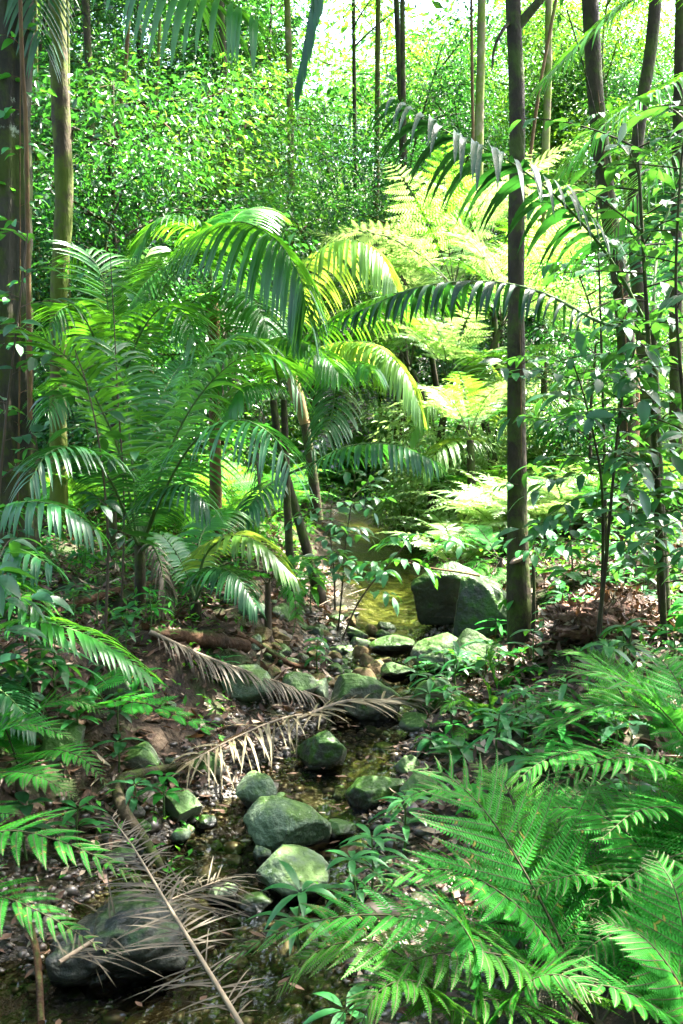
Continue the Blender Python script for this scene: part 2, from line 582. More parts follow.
LICHEN = surf_mat('lichen', [(0.28, 0.31, 0.24), (0.40, 0.43, 0.34)], 20, bump=0.5)
ROCK = surf_mat('mossy_rock', [(0.03, 0.034, 0.022), (0.075, 0.08, 0.055), (0.14, 0.145, 0.105)], 5, (0.5, 0.85), 0.9, 30, (0.028, 0.075, 0.006), 0.6, True, spec=.35, lichen=((0.2, 0.23, 0.16), 16, .62), wet=(0.010, 0.011, 0.007))
ROCK_PALE = surf_mat('pale_green_rock', [(0.035, 0.058, 0.028), (0.075, 0.11, 0.062), (0.13, 0.17, 0.105)], 7, (0.5, 0.85), 0.9, 36, (0.05, 0.10, 0.015), 0.49, True, spec=.35, lichen=((0.24, 0.29, 0.2), 18, .6), wet=(0.010, 0.011, 0.007))
ROCK_DARK = surf_mat('wet_dark_rock', [(0.012, 0.014, 0.010), (0.028, 0.032, 0.024), (0.055, 0.06, 0.045)], 6, (0.3, 0.65), 0.9, 30, (0.022, 0.06, 0.005), 0.66, True, spec=.3, wet=(0.010, 0.011, 0.007))
ROCK_WET = surf_mat('sunken_rock', [(0.006, 0.007, 0.005), (0.014, 0.016, 0.011), (0.03, 0.034, 0.024)], 6, (0.35, 0.65), 0.9, 30, (0.015, 0.038, 0.005), 0.44, True, spec=.3, wet=(0.006, 0.006, 0.004))
BANKSTONE = surf_mat('ochre_stone', [(0.04, 0.026, 0.010), (0.10, 0.07, 0.028), (0.17, 0.125, 0.055)], 5, (0.6, 0.9), 0.9, 30, (0.04, 0.07, 0.006), 0.46, True, wet=(0.010, 0.011, 0.007))
PEBBLE = surf_mat('pebble', [(0.03, 0.022, 0.016), (0.08, 0.065, 0.05), (0.15, 0.13, 0.10)], 3.3, (0.3, 0.7), 0.3, 60)
SOIL = surf_mat('forest_soil', [(0.010, 0.007, 0.004), (0.026, 0.017, 0.009), (0.055, 0.036, 0.02)], 3.2, (0.75, 0.95), 1.0, 30, (0.018, 0.03, 0.005), 0.45, True, wet=(0.012, 0.010, 0.005), spec=.2)
LOG = surf_mat('rotten_log', [(0.014, 0.008, 0.004), (0.045, 0.022, 0.010), (0.085, 0.045, 0.022)], 5, (0.7, 0.9), 1.0, 26, (0.025, 0.04, 0.006), 0.46, True, (1, 1, 1), spec=.15)
MOUND = surf_mat('rotten_debris', [(0.07, 0.034, 0.02), (0.17, 0.09, 0.06), (0.28, 0.17, 0.12)], 14, (0.7, 0.95), 1.0, 40)

# ================================================================== ground
CY = np.array([-6, 0, 2.2, 2.9, 3.8, 4.8, 6.0, 7.4, 9.4, 13.0, 19, 23, 40, 130])
CX = np.array([-.9, -.9, -.78, -.62, -.42, -.02, .20, .36, .46, .42, .25, -.3, -2, -6])
HW = np.array([1.0, 1.0, 1.0, .92, .68, .52, .42, .36, .34, .46, .5, .5, .4, .3])
WL = np.array([0, 0, 0, 0, .0, .04, .10, .20, .22, .25, .42, .70, 3, 16])


def creek(y):
    return np.interp(y, CY, CX) + 0.05 * np.sin(y * 2.3), np.interp(y, CY, HW), np.interp(y, CY, WL)


def ground(x, y):
    x, y = np.asarray(x, float), np.asarray(y, float)
    c, hw, w = creek(y)
    d = x - c
    L, Rr = np.maximum(-d - hw, 0), np.maximum(d - hw, 0)
    bed = w - 0.085 - 0.03 * smooth(5, 7, y) + 0.12 * smooth(0.35, 1.0, np.abs(d) / hw)
    steep = 0.30 + 0.45 * np.exp(-((y - 6.6) / 1.3) ** 2)
    h = bed + 0.46 * smooth(0, 0.9 / (0.6 + steep * 1.2), L) + 0.30 * smooth(0.0, 0.9, Rr) + 0.06 * np.minimum(L, 6) + 0.17 * np.minimum(Rr, 5)
    h = h + 0.22 * np.exp(-(((x - 1.42) / .35) ** 2 + ((y - 5.6) / .35) ** 2))
    far = np.maximum(y - 20, 0)
    h = h + 0.16 * far * smooth(0, 12, far) * smooth(6, -14, x - 0.2 * far) + 0.25 * np.maximum(-x - 8, 0) * smooth(8, 20, y)
    p = np.stack(np.broadcast_arrays(x, y, 0 * x), -1).reshape(-1, 3)
    n = (0.10 * fbm(p * 0.9, 4, 3) + 0.09 * fbm(p * 3.5, 4, 9)).reshape(x.shape)
    return h + n * (0.75 + 0.5 * smooth(0, 0.5, np.abs(d) - hw))


def G(x, y, dz=0.0):
    return np.array([x, y, float(ground(np.array([x]), np.array([y]))[0]) + dz])


def GP(px, py, dz=0.0):
    """the ground point the photograph shows at px, py"""
    Ys = np.concatenate([np.arange(1.6, 12, 0.015), np.arange(12, 60, .1)])
    d = _f + np.array([(px - 341.5) / FPX, 0, 0]) + _u * ((512 - py) / FPX)
    pts = np.array([0, 0, CAMH]) + d[None] * (Ys / d[1])[:, None]
    c, hw, w = creek(pts[:, 1])
    hit = (pts[:, 2] <= ground(pts[:, 0], pts[:, 1])) | ((np.abs(pts[:, 0] - c) < hw) & (pts[:, 2] <= w))
    p = pts[np.argmax(hit)] if hit.any() else pts[-1]
    p[2] += dz
    return p


xs = np.unique(np.round(np.concatenate([np.arange(-3.2, 3.2, .035), np.arange(-10, 10, .16), np.arange(-30, 30, 1.0), np.arange(-90, 91, 6)]), 3))
ys = np.unique(np.round(np.concatenate([np.arange(1.2, 9, .04), np.arange(-2, 16, .12), np.arange(-8, 40, .6), np.arange(-20, 121, 5)]), 3))
X, Y = np.meshgrid(xs, ys)
Z = ground(X, Y)
gm = MB()
gm.add(np.stack([X, Y, Z], -1).reshape(-1, 3), grid_faces(len(ys), len(xs)))
c_, hw_, w_ = creek(Y)
wet = smooth(0.16, 0.0, Z - w_) * smooth(1.5, 0.6, np.abs(X - c_) - hw_)
sand = smooth(.02, -.05, Z - w_) * np.clip(smooth(7.6, 8.6, Y) * smooth(17, 14, Y) + .8 * np.exp(-(((X - .15) / .3) ** 2 + ((Y - 5.1) / .4) ** 2)), 0, 1)
sand = sand * (.75 + .5 * fbm(np.stack([X, Y, 0 * X], -1).reshape(-1, 3) * 5, 3, 71).reshape(X.shape))
tag(gm.build('ground', SOIL, attr={'wet': wet.ravel(), 'sand': sand.ravel()}), kind='structure')

m, nt, N = new_mat('creek_water')
tc = N('ShaderNodeTexCoord')
mp = N('ShaderNodeMapping')
mp.inputs['Scale'].default_value = (1, 0.55, 1)
nt.links.new(tc.outputs['Object'], mp.inputs[0])
no = N('ShaderNodeTexNoise')
no.inputs['Scale'].default_value = 10
no.inputs['Detail'].default_value = 3
nt.links.new(mp.outputs[0], no.inputs['Vector'])
bp = N('ShaderNodeBump')
bp.inputs['Strength'].default_value = 0.8
bp.inputs['Distance'].default_value = 0.06
nt.links.new(no.outputs['Fac'], bp.inputs['Height'])
fr = N('ShaderNodeFresnel')
fr.inputs['IOR'].default_value = 1.4
nt.links.new(bp.outputs[0], fr.inputs['Normal'])
tr = N('ShaderNodeBsdfTransparent')
tr.inputs['Color'].default_value = (0.62, 0.60, 0.44, 1)
gl = N('ShaderNodeBsdfGlossy')
gl.inputs['Roughness'].default_value = 0.04
nt.links.new(bp.outputs[0], gl.inputs['Normal'])
mx = N('ShaderNodeMixShader')
nt.links.new(fr.outputs[0], mx.inputs[0])
nt.links.new(tr.outputs[0], mx.inputs[1])
nt.links.new(gl.outputs[0], mx.inputs[2])
out = N('ShaderNodeOutputMaterial')
nt.links.new(mx.outputs[0], out.inputs[0])
WATER = m
wy = np.concatenate([np.arange(-2, 10, .08), np.arange(10, 19.5, .3)])
cw, hww, wl = creek(wy)
wu = np.linspace(-1, 1, 25)
wx = cw[:, None] + wu[None] * (hww[:, None] + 0.35)
wp = np.stack([wx, wy[:, None] + 0 * wx, wl[:, None] + 0 * wx], -1).reshape(-1, 3)
wp[:, 2] += 0.008 * fbm(wp * np.array([5, 3, 1]), 2, 21)
wm = MB()
wm.add(wp, grid_faces(len(wy), 25))
tag(wm.build('water', WATER), kind='structure')


# ================================================================== stones
def ico(sub):
    b = bmesh.new()
    bmesh.ops.create_icosphere(b, subdivisions=sub, radius=1)
    b.verts.ensure_lookup_table()
    V = np.array([v.co[:] for v in b.verts])
    F = np.array([[v.index for v in f.verts] for f in b.faces])
    b.free()
    return V, F


ICO = {k: ico(k) for k in (1, 2, 3, 4, 5)}


def stone_shape(sub, size, seed, cuts=9, rough=0.10, sharp=0.72, fine=0.05):
    cuts = cuts + 5
    g = np.random.default_rng(seed)
    V, F = ICO[sub]
    V = V.copy()
    n = rand_dirs(cuts, 0.2, g)
    for k in range(cuts):
        d = g.uniform(sharp - 0.16, sharp + 0.12)
        s = V @ n[k]
        V = V - n[k] * np.maximum(s - d, 0)[:, None] * 0.97
    o = g.uniform(-50, 50, 3)
    V = V * (1 + rough * fbm(V * 1.6 + o, 4, seed) + fine * fbm(V * 7 + o, 4, seed + 5))[:, None]
    return V * np.asarray(size), F


def rock(px, py, wpx, hpx, Y, label, mat, seed, name='rock', depth=0.9, rz=None, group=None, cuts=9, sub=4, sharp=0.72, **kw):
    """a stone whose picture is centred on px, py and wpx by hpx pixels large, at distance Y"""
    q = GP(px, py + hpx * .42)
    Y = q[1] + .25 * wpx * q[1] / FPX
    k = Y / FPX
    g = np.random.default_rng(seed)
    a, b = wpx * k / 2 / 0.86, hpx * k / 2 / 0.80
    V, F = stone_shape(sub, (a, a * depth, b), seed, cuts, sharp=sharp, **kw)
    r = g.uniform(-0.5, 0.5) if rz is None else rz
    V = V @ np.array([[math.cos(r), math.sin(r), 0], [-math.sin(r), math.cos(r), 0], [0, 0, 1]])
    c0 = P(px, py, Y)
    wl = float(creek(c0[1])[2])
    mb = MB()
    mb.add(V, F)
    o = mb.build(name, mat, attr={'wet': smooth(.055, .02, V[:, 2] + c0[2] - wl + .02 * fbm(V * 9 + seed, 3))})
    o.location = tuple(c0)
    return tag(o, label, 'boulder' if name == 'boulder' else 'rock', group)


# the boulders one can point at
rock(448, 598, 95, 72, 8.2, 'big square-cut dark boulder with mossy top beside the pool, behind the slim dark tree', ROCK_DARK, 31, 'boulder', 0.8, 0.25, cuts=7, sharp=0.62, sub=5)
rock(482, 612, 70, 70, 8.0, 'dark mossy boulder wedged between the square boulder and the slim dark tree trunk', ROCK_DARK, 52, 'boulder', 0.9, cuts=8, sub=5)
rock(449, 655, 66, 36, 7.2, 'low rounded boulder under bright green moss, below the square boulder', ROCK, 13, 'boulder', 1.0, cuts=5, sharp=0.8, sub=5)
rock(436, 694, 48, 40, 6.6, 'dark pointed wet rock beside the creek, in front of the rounded mossy boulder', ROCK_DARK, 44, cuts=7, sharp=0.6)
rock(360, 700, 74, 46, 6.4, 'wide mossy boulder with dark undercut face in midstream above the dry frond', ROCK, 27, 'boulder', 0.8, cuts=6, sub=5)
rock(318, 692, 36, 36, 6.3, 'small blocky yellow-green rock leaning on the wide midstream boulder', ROCK_PALE, 66, cuts=7, sharp=0.6)
rock(297, 690, 40, 30, 6.35, 'dull mossy rock between the blocky rock and the fallen brown frond', ROCK, 67)
rock(243, 678, 66, 38, 6.2, 'pale grey-green angular rock on the bank above the fallen brown frond', ROCK_PALE, 18, cuts=7, sharp=0.64, sub=5)
rock(163, 707, 24, 14, 5.5, 'small whitish stone on the bank beside the brown frond tip', ROCK_PALE, 19)
rock(286, 826, 82, 60, 4.25, 'largest pale green boulder in the shallow creek, cracked and lichen-covered', ROCK_PALE, 75, 'boulder', 0.85, cuts=6, sharp=0.72, sub=5)
rock(290, 876, 74, 48, 3.75, 'smooth pale green boulder behind the whorled seedling at the water edge', ROCK_PALE, 85, 'boulder', 0.9, cuts=5, sharp=0.78, sub=5)
rock(254, 792, 44, 40, 4.6, 'pale green rock under the ends of the dry frond, behind the largest pale boulder', ROCK_PALE, 23, cuts=7, sharp=0.66)
rock(179, 806, 42, 40, 4.4, 'dark green upright rock beside the curved fallen branch', ROCK, 95, cuts=7, sharp=0.6)
rock(180, 838, 21, 21, 4.1, 'small round green stone standing alone in the shallow water', ROCK_PALE, 105)
rock(262, 855, 22, 20, 3.95, 'small green stone tucked between the two pale boulders', ROCK_PALE, 106)
rock(226, 897, 34, 20, 3.55, 'flat grey-green stone lying in the gravel beside the smooth pale boulder', ROCK_PALE, 107, cuts=6)
rock(256, 902, 44, 20, 3.5, 'flat dark green slab half under water below the smooth pale boulder', ROCK, 108, cuts=6)
rock(205, 822, 22, 14, 4.2, 'little dark wet stone between upright rock and pale boulder', ROCK_DARK, 109)
rock(378, 792, 60, 34, 4.7, 'flat dark grey slab at the water edge below the yellow dry frond', ROCK_DARK, 110, cuts=6)
rock(405, 768, 28, 24, 5.0, 'small brown-green rock beside the yellow dry frond', ROCK, 111)
rock(420, 790, 40, 28, 4.75, 'mossy rock half hidden by seedlings beside the dark slab', ROCK, 112)
rock(326, 752, 56, 40, 5.2, 'dark rock propping up the yellow dry frond in midstream', ROCK_DARK, 113, cuts=7)
rock(338, 830, 34, 24, 4.2, 'dark wet stone in the bright water beside the largest pale boulder', ROCK_DARK, 114)
rock(118, 945, 130, 70, 3.0, 'huge sunken dark boulder under the long dead frond in black water', ROCK_WET, 118, 'boulder', 0.8, cuts=2, sub=5, sharp=.8, rough=.45, fine=.10)
rock(115, 690, 40, 26, 5.3, 'rounded rock among ferns on the shady bank', ROCK, 116)
rock(60, 745, 60, 40, 4.6, 'mossy rock behind the bright fern fronds on the shady bank', ROCK, 117)
rock(140, 760, 50, 30, 4.7, 'low grey rock beside the broad pale fern on the shady bank', ROCK, 118)
rock(205, 765, 40, 26, 4.8, 'low mossy rock where the broad fern meets the dry frond', ROCK, 119)
rock(395, 672, 36, 16, 6.9, 'flat mossy step stone in the stream below the pool', ROCK, 120, cuts=5)
rock(392, 645, 44, 16, 7.6, 'flat dark step stone across the pool outlet', ROCK_DARK, 121, cuts=5)
rock(612, 650, 40, 20, 5.4, 'pale stone half buried at the foot of the pink debris mound', ROCK_PALE, 122)
rock(420, 722, 40, 18, 6.0, 'flat rock under the tip of the yellow dry frond', ROCK, 123, cuts=6)
rock(470, 658, 56, 50, 6.6, 'sloping dark rock between the rounded mossy boulder and the slim dark tree', ROCK, 124, cuts=7)
# smaller stones of the bed, each one on its own
places = ['in the gravel of the shallow creek bed', 'at the foot of the earth bank', 'along the pool outlet']
k = 0
for zone, (x0, x1, y0, y1, cnt) in enumerate([(-0.95, 0.25, 3.0, 4.9, 46), (-0.75, 0.15, 6.0, 7.3, 30), (0.1, 1.0, 5.2, 8.4, 30)]):
    for i in range(cnt):
        x, y = rng.uniform(x0, x1), rng.uniform(y0, y1)
        s = rng.uniform(0.025, 0.06) * (1.35 if zone else 1)
        V, F = stone_shape(3, (s, s * rng.uniform(.7, 1), s * rng.uniform(.5, .8)), 300 + k, 7)
        mb = MB()
        mb.add(V, F)
        o = mb.build('stone', [ROCK, ROCK_PALE, ROCK_DARK, PEBBLE][k % 4])
        o.location = tuple(G(x, y, s * 0.2))
        o.rotation_euler = (0, 0, rng.uniform(0, 6))
        tag(o, 'fist-sized stone lying ' + places[zone], 'stone', 'small stones ' + places[zone])
        k += 1

for i in range(64):
    px, py = rng.uniform(262, 388), rng.uniform(612, 700)
    p = GP(px, py)
    s = rng.uniform(.05, .11)
    V, F = stone_shape(3, (s, s * rng.uniform(.7, 1), s * rng.uniform(.6, .9)), 500 + i, 8, sharp=.62)
    mb = MB()
    mb.add(V, F)
    o = mb.build('stone', (BANKSTONE, ROCK, BANKSTONE, ROCK_DARK)[i % 4])
    o.location = tuple(p)
    o.rotation_euler = (rng.uniform(-.4, .4), rng.uniform(-.4, .4), rng.uniform(0, 6))
    tag(o, 'ochre-brown stone packed into the crumbling earth bank beside the pool', 'stone', 'stones packed into the earth bank')

# gravel: nobody could count it
mb = MB()
cnt = 16000
gy = rng.uniform(2.2, 7.6, cnt)
c, hw, w = creek(gy)
gx = c + rng.normal(0, 0.75, cnt) * (hw + .2)
gz = ground(gx, gy)
keep = (gz - w < 0.16) & ((gz - w > -.045) | (rng.random(cnt) < .16))
gx, gy, gz = gx[keep], gy[keep], gz[keep]
V0, F0 = ICO[2]
F1 = ICO[1][1]
V1 = ICO[1][0]
n = len(gx)
sz = rng.gamma(1.6, 0.0062, n) + 0.003
sc = sz[:, None] * rng.uniform(0.55, 1.2, (n, 3)) * np.array([1, 1, 0.6])
an = rng.uniform(0, 6.28, n)
Vn = V1[None] * (1 + rng.normal(0, 0.2, (n, len(V1), 1))) * sc[:, None]
ca, sa = np.cos(an)[:, None], np.sin(an)[:, None]
Vn = np.stack([Vn[..., 0] * ca - Vn[..., 1] * sa, Vn[..., 0] * sa + Vn[..., 1] * ca, Vn[..., 2]], -1) + np.stack([gx, gy, gz + sz * .15], -1)[:, None]
mb.add(Vn.reshape(-1, 3), (F1[None] + (np.arange(n) * len(V1))[:, None, None]).reshape(-1, 3))
PEB2, nt, N = new_mat('gravel_stones')
geo = N('ShaderNodeNewGeometry')
cr = N('ShaderNodeValToRGB')
cr.color_ramp.elements[0].color = (0.02, 0.015, 0.010, 1)
cr.color_ramp.elements[1].color = (0.13, 0.115, 0.09, 1)
x = cr.color_ramp.elements.new(0.5)
x.color = (0.05, 0.038, 0.027, 1)
nt.links.new(geo.outputs['Random Per Island'], cr.inputs[0])
b = N('ShaderNodeBsdfPrincipled')
b.inputs['Roughness'].default_value = 0.38
nt.links.new(cr.outputs[0], b.inputs['Base Color'])
out = N('ShaderNodeOutputMaterial')
nt.links.new(b.outputs[0], out.inputs[0])
tag(mb.build('gravel', PEB2), kind='stuff')

# leaf litter
mb = MB()


def litter(n, fx, fy, s0, s1, minh=0.05, lift=0.012, piled=0.0):
    x, y = fx(n), fy(n)
    z = ground(x, y)
    c, hw, w = creek(y)
    k = z - w > minh
    x, y, z = x[k], y[k], z[k]
    n = len(x)
    D = rand_dirs(n)
    D[:, 2] = D[:, 2] * 0.3
    Wd = np.cross(D, np.array([0, 0, 1.0]) + rng.normal(0, 0.4, (n, 3)))
    L = rng.uniform(s0, s1, n)
    blades(mb, np.stack([x, y, z + lift + rng.random(n) * (0.02 + piled)], -1) - D * L[:, None] / 2, D, Wd, L, L * rng.uniform(.25, .5, n), rng.normal(0, 0.35, n), 3, 3, 0.3, 'oval', curl=0.6)


U = lambda a, b: (lambda n: rng.uniform(a, b, n))
litter(9000, U(-3.2, 0), U(3.6, 9.5), .04, .11)
litter(2200, U(-1.2, .6), U(2.4, 5.2), .025, .07, -0.01)
litter(9000, U(.3, 3.2), U(3.0, 9), .04, .11)
litter(1500, lambda n: rng.normal(1.42, .32, n), lambda n: rng.normal(5.55, .22, n), .04, .10, piled=0.05)
litter(3500, U(-4, 6), U(9, 20), .06, .14)
n = 900
x, y = rng.uniform(-3, 3, n), rng.uniform(2.6, 9.5, n)
z = ground(x, y)
k = z - creek(y)[2] > .02
D = rand_dirs(n) * np.array([1, 1, .15])
blades(mb, np.stack([x, y, z + .02], -1)[k], D[k], np.cross(D, [0, 0, 1.0])[k], rng.uniform(.08, .45, n)[k], rng.uniform(.004, .012, n)[k], .03, 4, 3, .4, 'linear')
n = 160
y = rng.uniform(2.4, 5.5, n)
c, hw, w = creek(y)
x = c + rng.uniform(-1, 1, n) * hw
D = rand_dirs(n) * np.array([1, 1, .05])
blades(mb, np.stack([x, y, w + .012], -1), D, np.cross(D, [0, 0, 1.0]), rng.uniform(.03, .08, n), rng.uniform(.012, .03, n), .02, 3, 3, .2, 'oval', curl=.2)
litter(5000, U(-3, 3), U(3, 9.5), .012, .035, -0.02)
tag(mb.build('leaf_litter', LITTER), kind='stuff')

# low ground cover on the far banks
mb = MB()
for x0, x1, y0, y1, n, s in ((-3.5, -.3, 8.2, 15, 9000, .09), (.9, 5, 8, 17, 9000, .09), (-3, 1, 14, 22, 6000, .12), (.7, 3.2, 4.2, 8, 2800, .06), (-2.6, -.6, 3.6, 8, 2600, .055)):
    x, y = rng.uniform(x0, x1, n), rng.uniform(y0, y1, n)
    k = vnoise(np.stack([x, y, 0 * x], -1) * 1.3, 5) > -0.12
    x, y = x[k], y[k]
    n = len(x)
    z = ground(x, y)
    D = rand_dirs(n)
    D[:, 2] *= 0.4
    blades(mb, np.stack([x, y, z + rng.random(n) ** 2 * s * 3.2 + .02], -1), D, np.cross(D, [0, 0, 1.0]), rng.uniform(.6, 1.2, n) * s, s * .42, 0.25, 2, 3, 0.25, 'oval')
tag(mb.build('ground_cover', G_FERN2), kind='stuff')


# ================================================================== hero trees
def ext(pts, Y, up):
    """pixel path at one distance -> world path, carried straight up by up metres past its first point"""
    w = np.array([P(a, b, Y if len(q) == 0 else q[0]) for a, b, *q in pts])
    if up:
        d = nrm(w[0] - w[1])
        w = np.vstack([w[0] + d * up, w])
    return w


def crown_leaves(mb, tips, n, rad, L, g, flat=0.6, mat=0, droop=0.35):
    k = g.integers(0, len(tips), n)
    B = tips[k] + g.normal(size=(n, 3)) * rad * np.array([1, 1, flat])
    D = nrm(g.normal(size=(n, 3)) + 0.9 * (B - tips[k]) / rad)
    D[:, 2] = D[:, 2] * 0.5 - droop
    W = np.cross(D, np.array([0, 0, 1.0]) + g.normal(0, 0.45, (n, 3)))
    l = L * np.exp(g.normal(0, .32, n))
    diamonds(mb, B, D, W, l, l * g.uniform(.36, .5, n), 0.15, mat)


def limbs(mb, trunk, n, t0, t1, length, g, r0, up=0.4, twigs=4, mat=0, az=None):
    tips = []
    for i in range(n):
        t = t0 + (t1 - t0) * (i + g.random()) / n
        b = trunk[int(t * (len(trunk) - 1))]
        a = g.uniform(0, 6.28) if az is None else az + g.normal(0, 0.6)
        l = length * g.uniform(.6, 1.15) * (1.1 - 0.5 * (t - t0) / max(t1 - t0, .01))
        c = arch(b, a, g.uniform(0.1, 0.9) * up * 1.6, l, g.uniform(-.3, .6), 8, 1.0, g.normal(0, .4))
        tube(mb, c, np.linspace(r0, r0 * .3, 8), 5, mat)
        tips.append(c[-1])
        for j in range(twigs):
            q = c[g.integers(2, 7)]
            e = arch(q, a + g.normal(0, 1.0), g.uniform(-.2, .8), l * g.uniform(.25, .5), .5, 5)
            tube(mb, e, np.linspace(r0 * .35, r0 * .12, 5), 4, mat)
            tips += [e[-1], e[-2]]
    return np.array(tips)


def tree(name, label, cat, path, radii, bark, leafmat, limb=(9, .35, 1.0, 2.6), leaves=3500, leafL=.14, clump=.42, flute=0, rough=.12, sides=12, group=None, seed=0, up=.5):
    g = np.random.default_rng(1000 + seed)
    c = spline(path[::-1], 60)                       # base first
    base = c[0]
    t = thing(name, label, cat, base, group)
    s = np.linspace(0, 1, len(radii))
    r = np.interp(np.linspace(0, 1, 60), s, radii)
    mb = MB()
    tube(mb, c, r, sides, 0, rough, 4.0, seed, flute)
    if limb:
        tips = limbs(mb, c, limb[0], limb[1], limb[2], limb[3], g, r[-1] * .6, up)
        mb.build('trunk', bark, t, base)
        mb = MB()
        crown_leaves(mb, tips, leaves, clump, leafL, g)
        mb.build('crown', leafmat, t, base)
    else:
        mb.build('trunk', bark, t, base)
    return t


K = lambda px, Y: px * Y / FPX


t1 = tree('forest_tree', 'thick fluted old trunk blotched with moss and pale lichen at the shady edge', 'tree', ext([(9, -150), (9, 0), (8, 300), (8, 480), (2, 620)], 7.0, 4.5), [.23, .145, .135, .13, .12, .11, .10], BARK_BIG, G_TREE2, (10, .72, 1, 3.0), 4000, .17, .5, flute=4, rough=.25, sides=28, seed=1)
t4 = tree('slim_tree', 'slim straight dark trunk standing alone beside the square boulder, forked near its top', 'tree', ext([(511, -140), (513, 0), (517, 110), (516, 300), (517, 480), (519, 600), (523, 682)], 6.1, 3.6), [.088, .062, .052, .047, .044, .042, .040, .036, .03], BARK_DARK, G_TREE2, (10, .78, 1, 2.8), 4600, .16, .45, rough=.10, sides=16, seed=4)
b4 = np.array(t4.location)
mb = MB()
tube(mb, spline(PP((515, 30, 6.1), (528, 14, 6.1), (548, -12, 6.1), (575, -70, 6.2)), 14), np.linspace(.03, .016, 14), 7, 0, .1)
tube(mb, spline(PP((511, 20, 6.1), (501, 33, 6.0), (494, 50, 6.0), (492, 70, 5.95)), 12), np.linspace(.014, .005, 12), 6, 0, .1)
mb.build('side_branch', BARK_DARK, t4, b4)
mb = MB()
V, F = stone_shape(3, (.05, .03, .018), 77, 5)
mb.add(V @ np.array([[1, 0, .5], [0, 1, 0], [-.5, 0, 1]]) + P(516, 560, 6.02), F)
mb.build('bracket_fungus', surf_mat('fungus', [(.2, .12, .09), (.32, .2, .15)], 20), t4, b4)

tree('forest_tree', 'leaning dark trunk behind the fine pale palm fronds, kinked at half height', 'tree', ext([(584, -100), (590, 0), (596, 100), (607, 200), (624, 310), (627, 450), (627, 590)], 8.5, 4.5), [.09, .074, .07, .066, .066, .062, .055], BARK_DARK, G_TREE1, (9, .75, 1, 3.0), 1200, .17, .5, rough=.15, seed=5)
tree('forest_tree', 'dark crooked trunk near the top corner behind the big-leaved sapling', 'tree', ext([(660, -60), (652, 40), (640, 120), (634, 220), (645, 380), (650, 560)], 9.5, 4), [.075, .06, .058, .054, .05], BARK_DARK, G_TREE2, (8, .75, 1, 3.0), 1000, .17, .5, rough=.15, seed=6)
tree('forest_tree', 'dark straight trunk at the top corner edge of the sunny side', 'tree', ext([(682, -60), (680, 60), (676, 250), (676, 500)], 9.8, 4), [.065, .055, .052, .05], BARK_DARK, G_TREE2, (8, .75, 1, 3.0), 1000, .17, .5, rough=.15, seed=7)
tree('forest_tree', 'short broken orange-brown trunk glowing behind the big-leaved sapling', 'tree', ext([(628, 345), (632, 400), (628, 470), (626, 540)], 9.0, 0), [.10, .085, .08, .06], BARK_BROWN, G_TREE1, None, rough=.3, seed=8)

BG = [
    ([(131, -30), (126, 60), (117, 140), (108, 250), (104, 330)], 12, 3.4, BARK_BROWN, 'thin reddish-brown trunk leaning in front of the dark leafy hillside'),
    ([(160, 20), (156, 110), (150, 180), (143, 250), (140, 320)], 13, 2.6, BARK_MOSS, 'thinnest mossy pole just right of the reddish leaning trunk'),
    ([(286, -30), (289, 60), (291, 160), (290, 260)], 19, 5.5, BARK_PALE, 'pale grey trunk rising in the middle of the forest behind the palms'),
    ([(354, 60), (355, 150), (356, 240), (356, 280)], 21, 3.4, BARK_DARK, 'short dark pole in the clearing left of its thicker dark neighbour'),
    ([(403, 60), (404, 160), (404, 230), (404, 290)], 18, 4.2, BARK_DARK, 'dark upright pole standing at the rim of the bright clearing'),
    ([(378, 20), (377, 150), (375, 250), (375, 290)], 20, 4.6, BARK_MOSS, 'mossy greenish trunk between the two dark poles of the clearing'),
    ([(482, -30), (481, 60), (479, 130), (478, 260)], 15, 7.0, BARK_PALE, 'yellowish sunlit trunk just left of the slim dark tree'),
    ([(549, -30), (548, 80), (545, 180), (544, 320)], 16, 6.0, BARK_PALE, 'pale yellow-green trunk on the sunny side of the slim dark tree'),
    ([(556, 0), (541, 80), (531, 150), (522, 240)], 14, 2.6, BARK_BROWN, 'thin orange-brown stem slanting behind the slim dark tree'),
    ([(472, 60), (473, 150), (473, 270)], 16, 2.6, BARK_BROWN, 'red-brown slender stem left of the yellowish sunlit trunk'),
    ([(36, 60), (37, 160), (38, 300)], 11, 3.2, BARK_MOSS, 'mossy thin stem in the gap beside the fluted old trunk'),
    ([(67, 20), (68, 150), (68, 330)], 10, 4.0, BARK_MOSS, 'slender companion stem close behind the mossy yellow palm trunk'),
    ([(228, 100), (230, 200), (231, 300)], 22, 4.0, BARK_PALE, 'dim pale trunk low in the forest above the drooping dome frond'),
]
for i, (pts, Y, wpx, bark, label) in enumerate(BG):
    tree('forest_tree', label, 'tree', ext(pts, Y, 3.0 + (i % 3)), [K(wpx, Y) * .72, K(wpx, Y) * .62, K(wpx, Y) * .56, K(wpx, Y) * .5], bark, (G_TREE1, G_TREE2, G_TREE3, G_TREE1)[i % 4], (7, .62, 1, 1.6), 420, .13, .40, seed=20 + i, sides=8)

